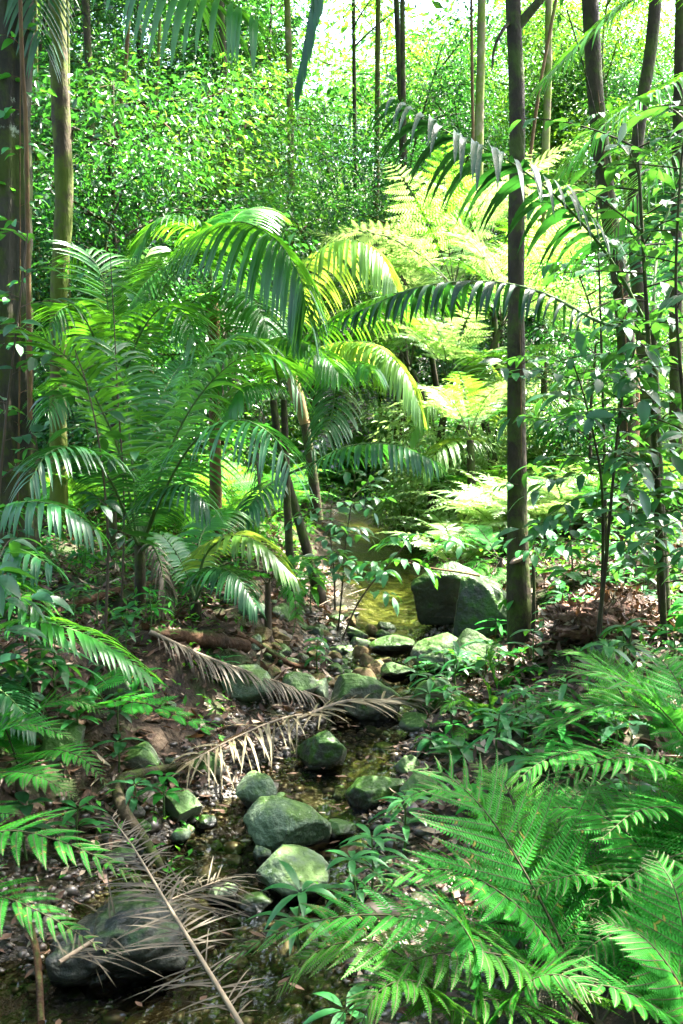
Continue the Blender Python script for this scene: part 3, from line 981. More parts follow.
# lianas and poles
for i, (pts, Y, r, mat, label) in enumerate([
        ([(19, -60), (22, 60), (26, 130), (28, 260), (30, 420)], 6.6, .018, BARK_BROWN, 'tan liana hanging straight down beside the fluted old trunk'),
        ([(567, 10), (582, 60), (600, 130), (616, 180)], 6.4, .006, BARK_DARK, 'thin dark vine slanting across the leaning dark trunk'),
        ([(388, 560), (404, 562), (430, 568), (458, 572), (480, 576)], 7.3, .008, BARK_BROWN, 'thin bare twig reaching over the square-cut boulder'),
        ([(533, 556), (534, 600), (532, 655)], 6.0, .014, BARK_DARK, 'short dark dead stake right beside the slim dark tree'),
]):
    c = spline(ext(pts, Y, 0)[::-1], 40)
    mb = MB()
    tube(mb, c, np.linspace(r, r * .7, 40), 7, 0, .15, 8, i)
    tag(mb.build('vine' if i < 2 else ('twig' if i == 2 else 'stake'), mat), label, ('vine', 'vine', 'twig', 'stake')[i])


# ================================================================== palms
def palm(label, trunk, r, fronds, leafmat, group=None, shaft=None, name='palm_tree', bark=None, stemmat=None, seed=0):
    """trunk: world path from the base up (or None); fronds: (world points, keyword arguments of palm_frond)"""
    g = np.random.default_rng(500 + seed)
    base = np.array(trunk[0]) if trunk is not None else np.array(fronds[0][0][0])
    t = thing(name, label, 'palm', base, group)
    if trunk is not None:
        c = spline(trunk, 40)
        mb = MB()
        rr = np.interp(np.linspace(0, 1, 40), np.linspace(0, 1, len(r)), r)
        rr = rr * (1 + 0.06 * (np.arange(40) % 3 == 0))
        tube(mb, c, rr, 12, 0, .08, 5, seed)
        mb.build('trunk', bark or BARK_DARK, t, base)
    if shaft is not None:
        c = spline(shaft[0], 16)
        mb = MB()
        tube(mb, c, np.interp(np.linspace(0, 1, 16), np.linspace(0, 1, len(shaft[1])), shaft[1]), 10, 0, .05)
        mb.build('crownshaft', shaft[2], t, base)
    for pts, kw in fronds:
        mb = MB()
        lm = kw.pop('leafmat', leafmat)
        palm_frond(mb, pts, g=g, **kw)
        mb.build('frond', [lm, stemmat or STEM_G], t, base)
    return t


F_ = lambda pts, **k: (PP(*pts), k)

# the palm whose trunk stands behind the fluted tree; its crown arches in from above
palm('mossy yellow-green palm trunk beside the fluted old tree, fronds hanging in from above', PP((60, 600, 8.5), (58, 330, 8.5), (64, 200, 8.5), (60, 100, 8.5), (57, 0, 8.5), (56, -110, 8.5)), [.085, .07, .066, .075, .07, .06], [
    F_([(57, -130, 8.5), (90, -165, 7.8), (135, -95, 6.8), (185, -14, 6.3), (225, 0, 6.0), (258, 20, 5.8)], nl=46, ll=.78, w=.044, droop=1.4, vee=-.2),
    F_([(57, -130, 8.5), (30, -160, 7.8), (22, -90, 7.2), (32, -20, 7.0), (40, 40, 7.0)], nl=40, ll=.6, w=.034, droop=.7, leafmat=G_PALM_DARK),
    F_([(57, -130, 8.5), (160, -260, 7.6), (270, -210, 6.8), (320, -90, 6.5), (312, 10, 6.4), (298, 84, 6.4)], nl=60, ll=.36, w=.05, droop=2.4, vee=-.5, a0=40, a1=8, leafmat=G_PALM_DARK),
    F_([(57, -130, 8.5), (110, -240, 9), (180, -250, 9.6), (250, -180, 10)], nl=32, ll=.6, w=.034, droop=.9),
    F_([(57, -130, 8.5), (10, -230, 9), (-60, -240, 9.6), (-120, -160, 10)], nl=32, ll=.6, w=.034, droop=.9),
], G_PALM, seed=1, bark=BARK_MOSS)

# centre: the palm with the drooping dome frond
palm('slender brown-stemmed palm whose big glossy dome-shaped frond droops in the middle', np.vstack([G(P(216, 505, 8.6)[0], 8.6), PP((215, 440, 8.6), (214, 350, 8.6), (213, 296, 8.6))]), [.06, .05, .045, .04], [
    F_([(213, 292, 8.6), (198, 262, 8.2), (208, 234, 7.8), (240, 222, 7.3), (276, 240, 6.9), (300, 278, 6.7), (306, 312, 6.6)], nl=62, ll=.74, w=.036, droop=1.1, vee=-.15, t0=.16, a0=80, a1=20),
    F_([(213, 292, 8.6), (208, 252, 8.5), (190, 226, 8.4), (162, 222, 8.3), (138, 248, 8.2)], nl=46, ll=.46, w=.028, droop=.6),
    F_([(213, 292, 8.6), (206, 262, 8.3), (182, 256, 8.0), (150, 278, 7.7), (122, 318, 7.5)], nl=48, ll=.46, w=.026, droop=.35),
    F_([(213, 292, 8.6), (222, 240, 9.0), (242, 212, 9.6), (270, 212, 10.2)], nl=44, ll=.5, w=.028, droop=.6),
    F_([(213, 292, 8.6), (232, 282, 8.2), (255, 300, 7.8), (270, 335, 7.6)], nl=44, ll=.46, w=.028, droop=.7),
    F_([(214, 296, 8.6), (222, 300, 8.5), (228, 340, 8.45), (226, 400, 8.45)], nl=30, ll=.26, w=.014, droop=1.8, leafmat=DRY2, jit=.15),
    F_([(213, 292, 8.6), (195, 300, 8.1), (172, 330, 7.8)], nl=36, ll=.4, w=.028, droop=.7),
], G_PALM, seed=2, shaft=(PP((214, 345, 8.6), (213, 290, 8.6)), [.05, .055, .035], BARK_BROWN), bark=BARK_BROWN)
palm('leaning palm with bare ringed stem tilting away from the pool over the earth bank', PP((324, 612, 8.0), (318, 590, 8.0), (300, 525, 8.0), (281, 455, 8.0), (273, 400, 8.0)), [.055, .042, .036, .032, .028], [
    F_([(272, 398, 8), (262, 360, 7.7), (240, 342, 7.4), (212, 352, 7.1), (196, 385, 7.0)], nl=44, ll=.42, w=.026, droop=.5),
    F_([(272, 398, 8), (268, 345, 8.1), (250, 318, 8.3), (225, 312, 8.5)], nl=42, ll=.42, w=.026, droop=.5),
    F_([(272, 400, 8), (262, 405, 7.9), (256, 440, 7.85), (258, 485, 7.85)], nl=30, ll=.24, w=.014, droop=1.8, leafmat=DRY2, jit=.15),
    F_([(272, 398, 8), (290, 360, 7.7), (315, 350, 7.5), (338, 372, 7.3)], nl=40, ll=.38, w=.026, droop=.7),
], G_PALM, seed=12)

palm('palm with brown crownshaft and a long feathery frond stretched over the clearing', PP((318, 520, 9.4), (312, 470, 9.4), (305, 424, 9.4)), [.05, .046, .042], [
    F_([(287, 366, 9.4), (312, 336, 9.0), (355, 308, 8.6), (415, 289, 8.2), (485, 284, 7.8)], nl=48, ll=.44, w=.032, droop=1.1, vee=.0),
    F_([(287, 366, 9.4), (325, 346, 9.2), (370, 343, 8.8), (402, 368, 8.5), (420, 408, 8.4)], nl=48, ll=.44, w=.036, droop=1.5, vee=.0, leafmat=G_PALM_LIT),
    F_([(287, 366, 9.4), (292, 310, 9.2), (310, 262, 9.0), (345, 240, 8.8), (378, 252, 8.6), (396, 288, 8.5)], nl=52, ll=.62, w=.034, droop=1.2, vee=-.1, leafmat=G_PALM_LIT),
    F_([(287, 366, 9.4), (320, 368, 8.9), (352, 362, 8.4), (372, 366, 8.0)], nl=38, ll=.42, w=.032, droop=1.3),
    F_([(287, 366, 9.4), (255, 340, 9.0), (225, 350, 8.6), (205, 385, 8.3)], nl=38, ll=.46, w=.032, droop=.9),
    F_([(287, 366, 9.4), (330, 385, 8.7), (330, 420, 8.2), (312, 450, 7.9)], nl=32, ll=.36, w=.03, droop=.9, leafmat=G_PALM_DARK),
], G_PALM, seed=3, shaft=(PP((305, 424, 9.4), (296, 392, 9.4), (287, 362, 9.4)), [.05, .068, .04], surf_mat('crownshaft_brown', [(.09, .05, .025), (.17, .10, .045), (.12, .12, .04)], 6, bump=.2)))

fanned = palm('upright palm with fanned bright fronds behind the thin stems of the shady thicket', PP((115, 616, 7.6), (113, 540, 7.6), (113, 460, 7.6), (115, 405, 7.6)), [.04, .033, .03, .028], [
    F_([(115, 405, 7.6), (110, 330, 7.7), (103, 280, 7.8), (86, 252, 7.9), (68, 262, 8.0)], nl=36, ll=.42, w=.021, droop=.35),
    F_([(115, 405, 7.6), (135, 340, 7.6), (160, 292, 7.6), (192, 258, 7.6), (215, 252, 7.6)], nl=36, ll=.42, w=.021, droop=.5),
    F_([(115, 405, 7.6), (140, 335, 7.3), (165, 306, 7.1), (188, 318, 6.9), (196, 345, 6.8)], nl=36, ll=.42, w=.021, droop=.6),
    F_([(115, 405, 7.6), (95, 340, 7.3), (76, 308, 7.0), (58, 312, 6.8), (48, 335, 6.7)], nl=36, ll=.42, w=.021, droop=.6),
    F_([(115, 405, 7.6), (130, 310, 8.0), (140, 270, 8.4), (150, 250, 8.7)], nl=36, ll=.42, w=.021, droop=.4, leafmat=G_PALM_LIT),
    F_([(115, 405, 7.6), (85, 380, 7.2), (62, 385, 6.9), (48, 412, 6.7)], nl=36, ll=.36, w=.021, droop=.7),
    F_([(115, 405, 7.6), (150, 380, 7.2), (185, 380, 6.9), (205, 405, 6.7)], nl=36, ll=.40, w=.021, droop=.7),
], G_PALM, seed=4)

palm('many-fronded young palm rising from the leaf litter with long arching ribbed fronds', PP((139, 636, 5.9), (140, 590, 5.9), (140, 545, 5.9)), [.042, .034, .03], [
    F_([(141, 548, 5.9), (162, 470, 5.8), (195, 402, 5.7), (240, 358, 5.6), (280, 360, 5.5), (300, 392, 5.45)], nl=36, ll=.36, w=.021, droop=.45, vee=.15),
    F_([(141, 548, 5.9), (170, 480, 5.5), (200, 436, 5.2), (240, 420, 4.95), (275, 438, 4.75), (290, 470, 4.65)], nl=36, ll=.42, w=.021, droop=.75, vee=.0, leafmat=G_PALM_DARK),
    F_([(139, 548, 5.9), (120, 455, 5.8), (85, 380, 5.6), (45, 340, 5.4), (5, 332, 5.3)], nl=36, ll=.36, w=.021, droop=.25, vee=.3),
    F_([(140, 548, 5.9), (131, 450, 6.0), (124, 390, 6.1), (112, 350, 6.2), (95, 338, 6.3)], nl=36, ll=.36, w=.021, droop=.5),
    F_([(141, 548, 5.9), (160, 450, 6.1), (188, 385, 6.2), (230, 340, 6.3), (268, 345, 6.3)], nl=36, ll=.36, w=.021, droop=.5),
    F_([(140, 548, 5.9), (150, 440, 6.2), (165, 390, 6.5), (185, 358, 6.8)], nl=36, ll=.36, w=.021, droop=.5),
    F_([(139, 548, 5.9), (110, 480, 5.5), (80, 450, 5.2), (50, 452, 4.95), (30, 480, 4.8)], nl=36, ll=.34, w=.021, droop=.8, leafmat=G_PALM_DARK),
    F_([(140, 552, 5.9), (152, 545, 5.8), (163, 575, 5.75), (166, 622, 5.75)], nl=30, ll=.2, w=.014, droop=1.6, leafmat=DRY2, jit=.15),
    F_([(141, 548, 5.9), (160, 500, 5.6), (185, 485, 5.4), (208, 505, 5.3)], nl=36, ll=.3, w=.021, droop=.9, leafmat=G_PALM_DARK),
], G_PALM, seed=5)

palm('low palm with bright yellow-green frond arching over the earth bank', np.array([GP(196, 622), GP(196, 622, .12)]), [.04, .03], [
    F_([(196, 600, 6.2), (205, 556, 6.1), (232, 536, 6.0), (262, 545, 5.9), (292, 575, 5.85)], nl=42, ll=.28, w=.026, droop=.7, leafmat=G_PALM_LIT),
    F_([(196, 600, 6.2), (180, 560, 6.3), (160, 535, 6.4), (140, 540, 6.5)], nl=34, ll=.26, w=.024, droop=.7),
    F_([(196, 600, 6.2), (212, 570, 5.9), (235, 575, 5.7), (255, 605, 5.6)], nl=32, ll=.24, w=.024, droop=.9, leafmat=G_PALM_DARK),
    F_([(196, 600, 6.2), (200, 540, 6.5), (222, 512, 6.8), (252, 520, 7.0)], nl=34, ll=.26, w=.024, droop=.7),
], G_PALM, seed=6)

palm('dark slender twin-stemmed palm hanging one comb-like frond over the upper creek', PP((292, 600, 7.4), (288, 520, 7.4), (286, 470, 7.4), (284, 400, 7.4)), [.035, .03, .028, .024], [
    F_([(286, 475, 7.4), (315, 462, 7.2), (350, 446, 7.0), (395, 445, 6.8), (436, 462, 6.6)], nl=30, ll=.30, w=.028, droop=1.1, vee=.0, leafmat=G_PALM_DARK),
    F_([(284, 400, 7.4), (275, 360, 7.2), (285, 340, 7.0), (310, 345, 6.8)], nl=32, ll=.3, w=.026, droop=.9),
    F_([(284, 400, 7.4), (265, 385, 7.2), (240, 390, 7.0), (225, 415, 6.9)], nl=32, ll=.3, w=.026, droop=.9),
    F_([(286, 475, 7.4), (262, 490, 7.1), (240, 520, 6.9)], nl=26, ll=.26, w=.026, droop=.9, leafmat=G_PALM_DARK),
], G_PALM, seed=7)

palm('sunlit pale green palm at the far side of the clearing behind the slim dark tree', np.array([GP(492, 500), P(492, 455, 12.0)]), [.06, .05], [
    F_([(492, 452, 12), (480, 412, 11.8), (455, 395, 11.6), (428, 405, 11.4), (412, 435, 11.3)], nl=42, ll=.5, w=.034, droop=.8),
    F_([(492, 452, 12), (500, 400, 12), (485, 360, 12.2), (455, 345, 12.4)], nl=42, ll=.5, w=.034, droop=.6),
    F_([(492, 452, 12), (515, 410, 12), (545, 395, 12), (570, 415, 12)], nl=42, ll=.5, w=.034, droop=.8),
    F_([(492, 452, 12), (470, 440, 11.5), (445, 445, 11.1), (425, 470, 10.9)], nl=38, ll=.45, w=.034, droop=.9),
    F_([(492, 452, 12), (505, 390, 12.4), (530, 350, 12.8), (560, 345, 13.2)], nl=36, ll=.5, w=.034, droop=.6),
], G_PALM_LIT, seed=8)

palm('small palm at the shady edge with bluish drooping fingers in front of the fluted trunk', PP((-42, 640, 4.9), (-42, 560, 4.9)), [.04, .035], [
    F_([(-42, 560, 4.9), (-20, 520, 4.8), (20, 503, 4.7), (62, 507, 4.6), (96, 530, 4.55)], nl=26, ll=.27, w=.026, droop=1.1, leafmat=G_PALM_DARK),
    F_([(-42, 560, 4.9), (-20, 555, 4.7), (15, 548, 4.5), (50, 565, 4.35)], nl=24, ll=.24, w=.026, droop=1.0, leafmat=G_PALM_DARK),
    F_([(-42, 560, 4.9), (-15, 575, 4.5), (20, 590, 4.3), (48, 622, 4.2)], nl=24, ll=.24, w=.026, droop=.9),
], G_PALM, seed=9)

palm('palm at the sunny edge stretching dark fingered fronds across the slim tree', PP((668, 668, 5.3), (662, 560, 5.3), (656, 430, 5.3), (652, 335, 5.3)), [.04, .03, .027, .025], [
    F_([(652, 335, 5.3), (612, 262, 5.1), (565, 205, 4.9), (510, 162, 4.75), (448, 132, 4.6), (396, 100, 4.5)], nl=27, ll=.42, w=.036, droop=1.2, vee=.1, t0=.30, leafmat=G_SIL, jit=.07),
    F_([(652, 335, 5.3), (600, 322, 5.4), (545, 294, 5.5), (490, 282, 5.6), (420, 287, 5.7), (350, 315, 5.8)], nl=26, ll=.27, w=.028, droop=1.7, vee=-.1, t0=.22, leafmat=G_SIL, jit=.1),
    F_([(652, 335, 5.3), (690, 250, 5.4), (740, 210, 5.5), (790, 230, 5.6)], nl=26, ll=.36, w=.03, droop=1.0, leafmat=G_PALM_DARK),
    F_([(652, 335, 5.3), (660, 240, 5.8), (690, 170, 6.2), (730, 150, 6.5)], nl=26, ll=.36, w=.03, droop=1.0, leafmat=G_PALM_DARK),
], G_PALM, seed=10, bark=BARK_DARK)

palm('palm beyond the top corner with fine pale feathery fronds before the leaning trunk', PP((760, 600, 6.8), (755, 300, 6.8), (750, 60, 6.8)), [.06, .05, .05], [
    F_([(750, 40, 6.8), (715, -10, 6.7), (660, -15, 6.6), (600, 25, 6.5), (548, 75, 6.4)], nl=44, ll=.5, w=.016, droop=.5, a0=65, a1=30),
    F_([(750, 40, 6.8), (720, 60, 6.5), (670, 85, 6.3), (610, 120, 6.1), (560, 175, 6.0)], nl=44, ll=.5, w=.016, droop=.5, a0=65, a1=30),
    F_([(750, 40, 6.8), (725, 110, 6.4), (690, 140, 6.2), (640, 190, 6.0), (610, 240, 5.9)], nl=40, ll=.42, w=.016, droop=.5, a0=65, a1=30),
    F_([(750, 40, 6.8), (700, -80, 7), (620, -120, 7.2), (540, -80, 7.4)], nl=42, ll=.5, w=.018, droop=.5),
], G_PALM, seed=11)


# ================================================================== ferns near the camera
def fern(label, fronds, leafmat=G_FERN, name='fern', seed=0, stub=True):
    g = np.random.default_rng(700 + seed)
    base = np.array(fronds[0][0][0])
    t = thing(name, label, 'fern', base)
    for pts, kw in fronds:
        mb = MB()
        lm = kw.pop('leafmat', leafmat)
        kw.setdefault('quad', False)
        fern_frond(mb, pts, g=g, **kw)
        mb.build('frond', [lm, STEM_FERN], t, base)
    mb = MB()
    gz = float(ground(base[:1], base[1:2])[0]) - .03
    b0 = np.array([base[0], base[1], min(gz, base[2] - .05)])
    tube(mb, np.linspace(b0, base + np.array([0, 0, .02]), 6), np.linspace(.03, .018, 6), 8, 0, .2, 9)
    mb.build('rootstock', STEM_B, t, base)
    return t


fern('largest near fern, long pale-tipped pinnae fanned towards the bright water', [
    F_([(598, 1030, 2.45), (572, 965, 2.5), (532, 885, 2.6), (488, 815, 2.7), (446, 775, 2.78), (410, 765, 2.85)], npin=16, pl=.42, npl=30, pw=.026, droop=0.15),
    F_([(598, 1030, 2.45), (530, 965, 2.35), (450, 925, 2.28), (360, 915, 2.25), (280, 932, 2.25), (215, 968, 2.25)], npin=24, pl=.27, npl=19, pw=.026, droop=0.21),
    F_([(598, 1030, 2.45), (560, 985, 2.3), (500, 955, 2.2), (430, 955, 2.12), (370, 985, 2.08), (330, 1030, 2.05)], npin=22, pl=.25, npl=19, pw=.026, droop=0.24, leafmat=G_FERN2),
    F_([(598, 1030, 2.45), (570, 1000, 2.55), (535, 985, 2.6), (500, 1000, 2.6)], npin=16, pl=.16, npl=16, pw=.02, droop=.7, leafmat=DRY2),
    F_([(598, 1030, 2.45), (640, 960, 2.5), (685, 915, 2.55), (740, 915, 2.6)], npin=20, pl=.30, npl=19, pw=.026, droop=0.18),
    F_([(598, 1030, 2.45), (540, 1010, 2.2), (480, 1000, 2.08), (420, 1030, 2.0)], npin=19, pl=.22, npl=19, pw=.026, droop=0.24, leafmat=G_FERN2),
    F_([(598, 1030, 2.45), (545, 935, 2.5), (480, 880, 2.5), (420, 870, 2.5), (365, 895, 2.5)], npin=20, pl=.27, npl=19, pw=.026, droop=0.24),
    F_([(598, 1030, 2.45), (590, 930, 2.65), (570, 850, 2.85), (535, 800, 3.0)], npin=16, pl=.30, npl=19, pw=.026, droop=0.15),
    F_([(598, 1030, 2.45), (625, 940, 2.6), (640, 870, 2.75), (660, 840, 2.9)], npin=20, pl=.28, npl=19, pw=.026, droop=0.18),
], seed=1)
fern('broad feathery fern at the sunny edge, fronds arching towards the debris mound', [
    F_([(735, 830, 3.2), (690, 745, 3.2), (640, 690, 3.2), (590, 672, 3.2), (545, 680, 3.2)], npin=22, pl=.34, npl=19, pw=.026, droop=0.18),
    F_([(735, 830, 3.2), (690, 780, 3.0), (640, 758, 2.9), (590, 765, 2.85), (545, 795, 2.8)], npin=22, pl=.32, npl=19, pw=.026, droop=0.18),
    F_([(735, 830, 3.2), (700, 730, 3.4), (670, 670, 3.6), (635, 640, 3.8)], npin=23, pl=.24, npl=19, pw=.026, droop=0.15),
    F_([(735, 830, 3.2), (690, 810, 2.9), (640, 810, 2.75), (600, 840, 2.65)], npin=23, pl=.22, npl=19, pw=.026, droop=0.21),
    F_([(735, 830, 3.2), (680, 730, 3.3), (620, 705, 3.35), (560, 720, 3.4), (520, 750, 3.4)], npin=22, pl=.28, npl=19, pw=.026, droop=0.18),
    F_([(735, 830, 3.2), (690, 850, 2.8), (640, 870, 2.65), (585, 910, 2.55)], npin=20, pl=.26, npl=19, pw=.026, droop=0.21),
    F_([(735, 830, 3.2), (740, 730, 3.3), (760, 680, 3.4), (800, 670, 3.5)], npin=23, pl=.24, npl=19, pw=.026, droop=0.18),
], seed=2)
fern('fern arching low over the bottom edge, pale fronds pointing down towards the water', [
    F_([(470, 1060, 2.15), (430, 985, 2.2), (380, 945, 2.2), (320, 950, 2.2), (270, 1000, 2.18)], npin=22, pl=.2, npl=19, pw=.02, droop=0.30, leafmat=G_FERN2),
    F_([(470, 1060, 2.15), (440, 1000, 2.1), (405, 980, 2.05), (372, 1000, 2.02), (355, 1050, 2.0)], npin=20, pl=.18, npl=19, pw=.02, droop=0.30, leafmat=G_FERN2),
    F_([(470, 1060, 2.15), (480, 980, 2.15), (465, 930, 2.15), (430, 905, 2.15), (395, 925, 2.12)], npin=20, pl=.2, npl=19, pw=.02, droop=0.27),
    F_([(470, 1060, 2.15), (520, 990, 2.1), (560, 975, 2.05), (600, 1000, 2.0)], npin=20, pl=.2, npl=19, pw=.02, droop=0.27),
], seed=21)
fern('fern with many fine green fronds halfway along the sunny edge, under the feathery one', [
    F_([(700, 960, 2.8), (650, 860, 2.85), (600, 815, 2.9), (540, 810, 2.9), (490, 845, 2.85)], npin=24, pl=.26, npl=19, pw=.026, droop=0.21),
    F_([(700, 960, 2.8), (665, 850, 3.0), (625, 795, 3.1), (575, 780, 3.15)], npin=22, pl=.24, npl=19, pw=.026, droop=0.21),
    F_([(700, 960, 2.8), (640, 900, 2.7), (580, 875, 2.62), (520, 895, 2.55)], npin=22, pl=.24, npl=19, pw=.026, droop=0.24),
    F_([(700, 960, 2.8), (670, 900, 2.85), (640, 885, 2.85), (612, 915, 2.8)], npin=16, pl=.16, npl=16, pw=.02, droop=.8, leafmat=DRY2),
    F_([(700, 960, 2.8), (690, 850, 3.0), (700, 780, 3.1)], npin=22, pl=.22, npl=19, pw=.026, droop=0.21),
    F_([(700, 960, 2.8), (650, 930, 2.6), (600, 940, 2.5), (560, 980, 2.42)], npin=22, pl=.22, npl=19, pw=.026, droop=0.24),
], seed=22)
fern('light fern filling the bank between the rosettes and the broad feathery fern', [
    F_([(640, 760, 4.0), (600, 715, 4.0), (555, 700, 4.0), (510, 715, 4.0)], npin=22, pl=.24, npl=18, pw=.026, droop=0.21),
    F_([(640, 760, 4.0), (620, 690, 4.1), (590, 655, 4.2), (550, 650, 4.3)], npin=22, pl=.24, npl=18, pw=.026, droop=0.21, leafmat=G_FERN2),
    F_([(640, 760, 4.0), (590, 750, 3.8), (545, 760, 3.7), (505, 790, 3.6)], npin=22, pl=.22, npl=18, pw=.026, droop=0.24),
    F_([(640, 760, 4.0), (660, 690, 4.0), (690, 660, 4.0)], npin=20, pl=.22, npl=18, pw=.026, droop=0.21),
], seed=23)
fern('fine lacy fern rising between the largest near fern and the rosettes', [
    F_([(520, 930, 3.0), (500, 850, 3.0), (470, 800, 3.0), (425, 790, 3.0), (385, 815, 3.0)], npin=22, pl=.22, npl=18, pw=.024, droop=.25),
    F_([(520, 930, 3.0), (520, 840, 3.1), (505, 785, 3.2), (470, 760, 3.3)], npin=22, pl=.22, npl=18, pw=.024, droop=.25, leafmat=G_FERN2),
    F_([(520, 930, 3.0), (550, 840, 3.1), (575, 795, 3.2), (610, 780, 3.3)], npin=22, pl=.22, npl=18, pw=.024, droop=.25),
    F_([(520, 930, 3.0), (480, 880, 2.85), (440, 860, 2.75), (395, 880, 2.7)], npin=22, pl=.2, npl=18, pw=.024, droop=.3),
    F_([(520, 930, 3.0), (560, 880, 2.85), (610, 865, 2.75), (650, 890, 2.7)], npin=22, pl=.2, npl=18, pw=.024, droop=.3, leafmat=G_FERN2),
], seed=31)
fern('fine bright fern at the sunny edge tucked beneath the broad feathery fern', [
    F_([(690, 900, 3.3), (650, 830, 3.3), (610, 800, 3.3), (560, 810, 3.3)], npin=22, pl=.22, npl=18, pw=.024, droop=.25, leafmat=G_FERN2),
    F_([(690, 900, 3.3), (670, 810, 3.4), (640, 760, 3.5), (600, 745, 3.6)], npin=22, pl=.22, npl=18, pw=.024, droop=.25),
    F_([(690, 900, 3.3), (640, 870, 3.1), (590, 865, 3.0), (545, 885, 2.95)], npin=22, pl=.2, npl=18, pw=.024, droop=.3),
    F_([(690, 900, 3.3), (700, 810, 3.4), (720, 760, 3.5)], npin=20, pl=.2, npl=18, pw=.024, droop=.25),
], seed=32)
fern('shaded fern in the bottom corner below the broad feathery fern', [
    F_([(710, 1060, 2.3), (680, 985, 2.35), (640, 935, 2.4), (590, 920, 2.45)], npin=22, pl=.22, npl=19, pw=.026, droop=0.18),
    F_([(710, 1060, 2.3), (690, 960, 2.4), (675, 890, 2.5), (650, 850, 2.6)], npin=22, pl=.22, npl=19, pw=.026, droop=0.18),
    F_([(710, 1060, 2.3), (660, 1010, 2.25), (600, 985, 2.2), (550, 1000, 2.18)], npin=20, pl=.2, npl=19, pw=.026, droop=0.21),
], seed=3)
fern('fern reaching in from the shady edge over black water, triangular drooping fronds', [
    F_([(-110, 960, 2.6), (-50, 862, 2.55), (0, 832, 2.5), (50, 838, 2.46), (100, 858, 2.44), (150, 884, 2.42)], npin=24, pl=.24, npl=19, pw=.026, droop=0.33, t0=.15),
    F_([(-110, 960, 2.6), (-60, 915, 2.45), (-10, 896, 2.38), (40, 912, 2.34), (108, 952, 2.3)], npin=24, pl=.22, npl=19, pw=.026, droop=0.36, t0=.15),
    F_([(-110, 960, 2.6), (-60, 870, 2.9), (-20, 840, 3.1), (30, 835, 3.3)], npin=20, pl=.2, npl=19, pw=.026, droop=0.24, t0=.15),
], seed=4)
palm('low palm at the shady edge with one long pale comb-like frond lying over dark fern', PP((-60, 720, 4.3), (-60, 690, 4.3)), [.03, .028], [
    F_([(-60, 690, 4.3), (-25, 640, 4.25), (30, 622, 4.2), (90, 637, 4.15), (146, 672, 4.1)], nl=34, ll=.22, w=.022, droop=.5, t0=.15),
    F_([(-60, 690, 4.3), (-30, 610, 4.4), (5, 580, 4.5), (45, 590, 4.55)], nl=30, ll=.22, w=.022, droop=.6),
    F_([(-60, 690, 4.3), (-30, 680, 4.1), (0, 690, 4.0), (35, 725, 3.9)], nl=28, ll=.2, w=.022, droop=.6, leafmat=G_PALM_DARK),
], G_PALM, seed=13)
fern('dense dark fern crouching in the shade between fluted trunk and mossy rock', [
    F_([(-30, 800, 3.7), (-10, 740, 3.7), (30, 725, 3.7), (75, 740, 3.65)], npin=22, pl=.2, npl=19, pw=.026, droop=0.18),
    F_([(-30, 800, 3.7), (-5, 775, 3.6), (35, 775, 3.5), (80, 800, 3.45)], npin=22, pl=.2, npl=19, pw=.026, droop=0.21),
    F_([(-30, 800, 3.7), (-20, 810, 3.4), (20, 815, 3.3)], npin=19, pl=.18, npl=19, pw=.026, droop=0.21),
], seed=12)
fern('wide pale pinnate fern lying above the brown fallen frond', [
    F_([(60, 735, 4.6), (95, 705, 4.5), (140, 703, 4.4), (185, 718, 4.35), (235, 745, 4.3)], npin=12, pl=.20, npl=12, pw=.06, droop=0.12, t0=.2),
    F_([(60, 735, 4.6), (90, 690, 4.7), (130, 675, 4.8), (170, 690, 4.9)], npin=12, pl=.18, npl=12, pw=.05, droop=0.15, t0=.2),
    F_([(60, 735, 4.6), (40, 700, 4.6), (15, 690, 4.6), (-10, 700, 4.6)], npin=12, pl=.18, npl=12, pw=.05, droop=0.15, t0=.2),
], seed=5)
fern('dark soft fern low on the shady bank, under the long pale fronds', [
    F_([(20, 770, 4.0), (35, 715, 4.0), (70, 700, 4.0), (110, 715, 3.95)], npin=22, pl=.18, npl=19, pw=.02, droop=0.18),
    F_([(20, 770, 4.0), (0, 720, 3.9), (-30, 710, 3.8)], npin=22, pl=.18, npl=19, pw=.02, droop=0.18),
    F_([(20, 770, 4.0), (50, 750, 3.8), (85, 760, 3.7), (110, 790, 3.65)], npin=22, pl=.16, npl=19, pw=.02, droop=0.18),
    F_([(20, 770, 4.0), (-5, 770, 3.7), (-30, 790, 3.6)], npin=20, pl=.16, npl=19, pw=.02, droop=0.18),
], seed=6)
fern('small lacy fern hanging on the earth bank below the yellow-green palm frond', [
    F_([(268, 585, 6.2), (275, 570, 6.1), (288, 575, 6.0), (296, 610, 5.95), (292, 640, 5.95)], npin=16, pl=.15, npl=12, pw=.03, droop=.3),
    F_([(268, 585, 6.2), (255, 572, 6.1), (240, 580, 6.05), (232, 605, 6.0)], npin=16, pl=.15, npl=12, pw=.03, droop=.3),
    F_([(268, 585, 6.2), (290, 560, 6.3), (310, 565, 6.3), (322, 585, 6.3)], npin=16, pl=.14, npl=12, pw=.03, droop=.3),
], seed=7)
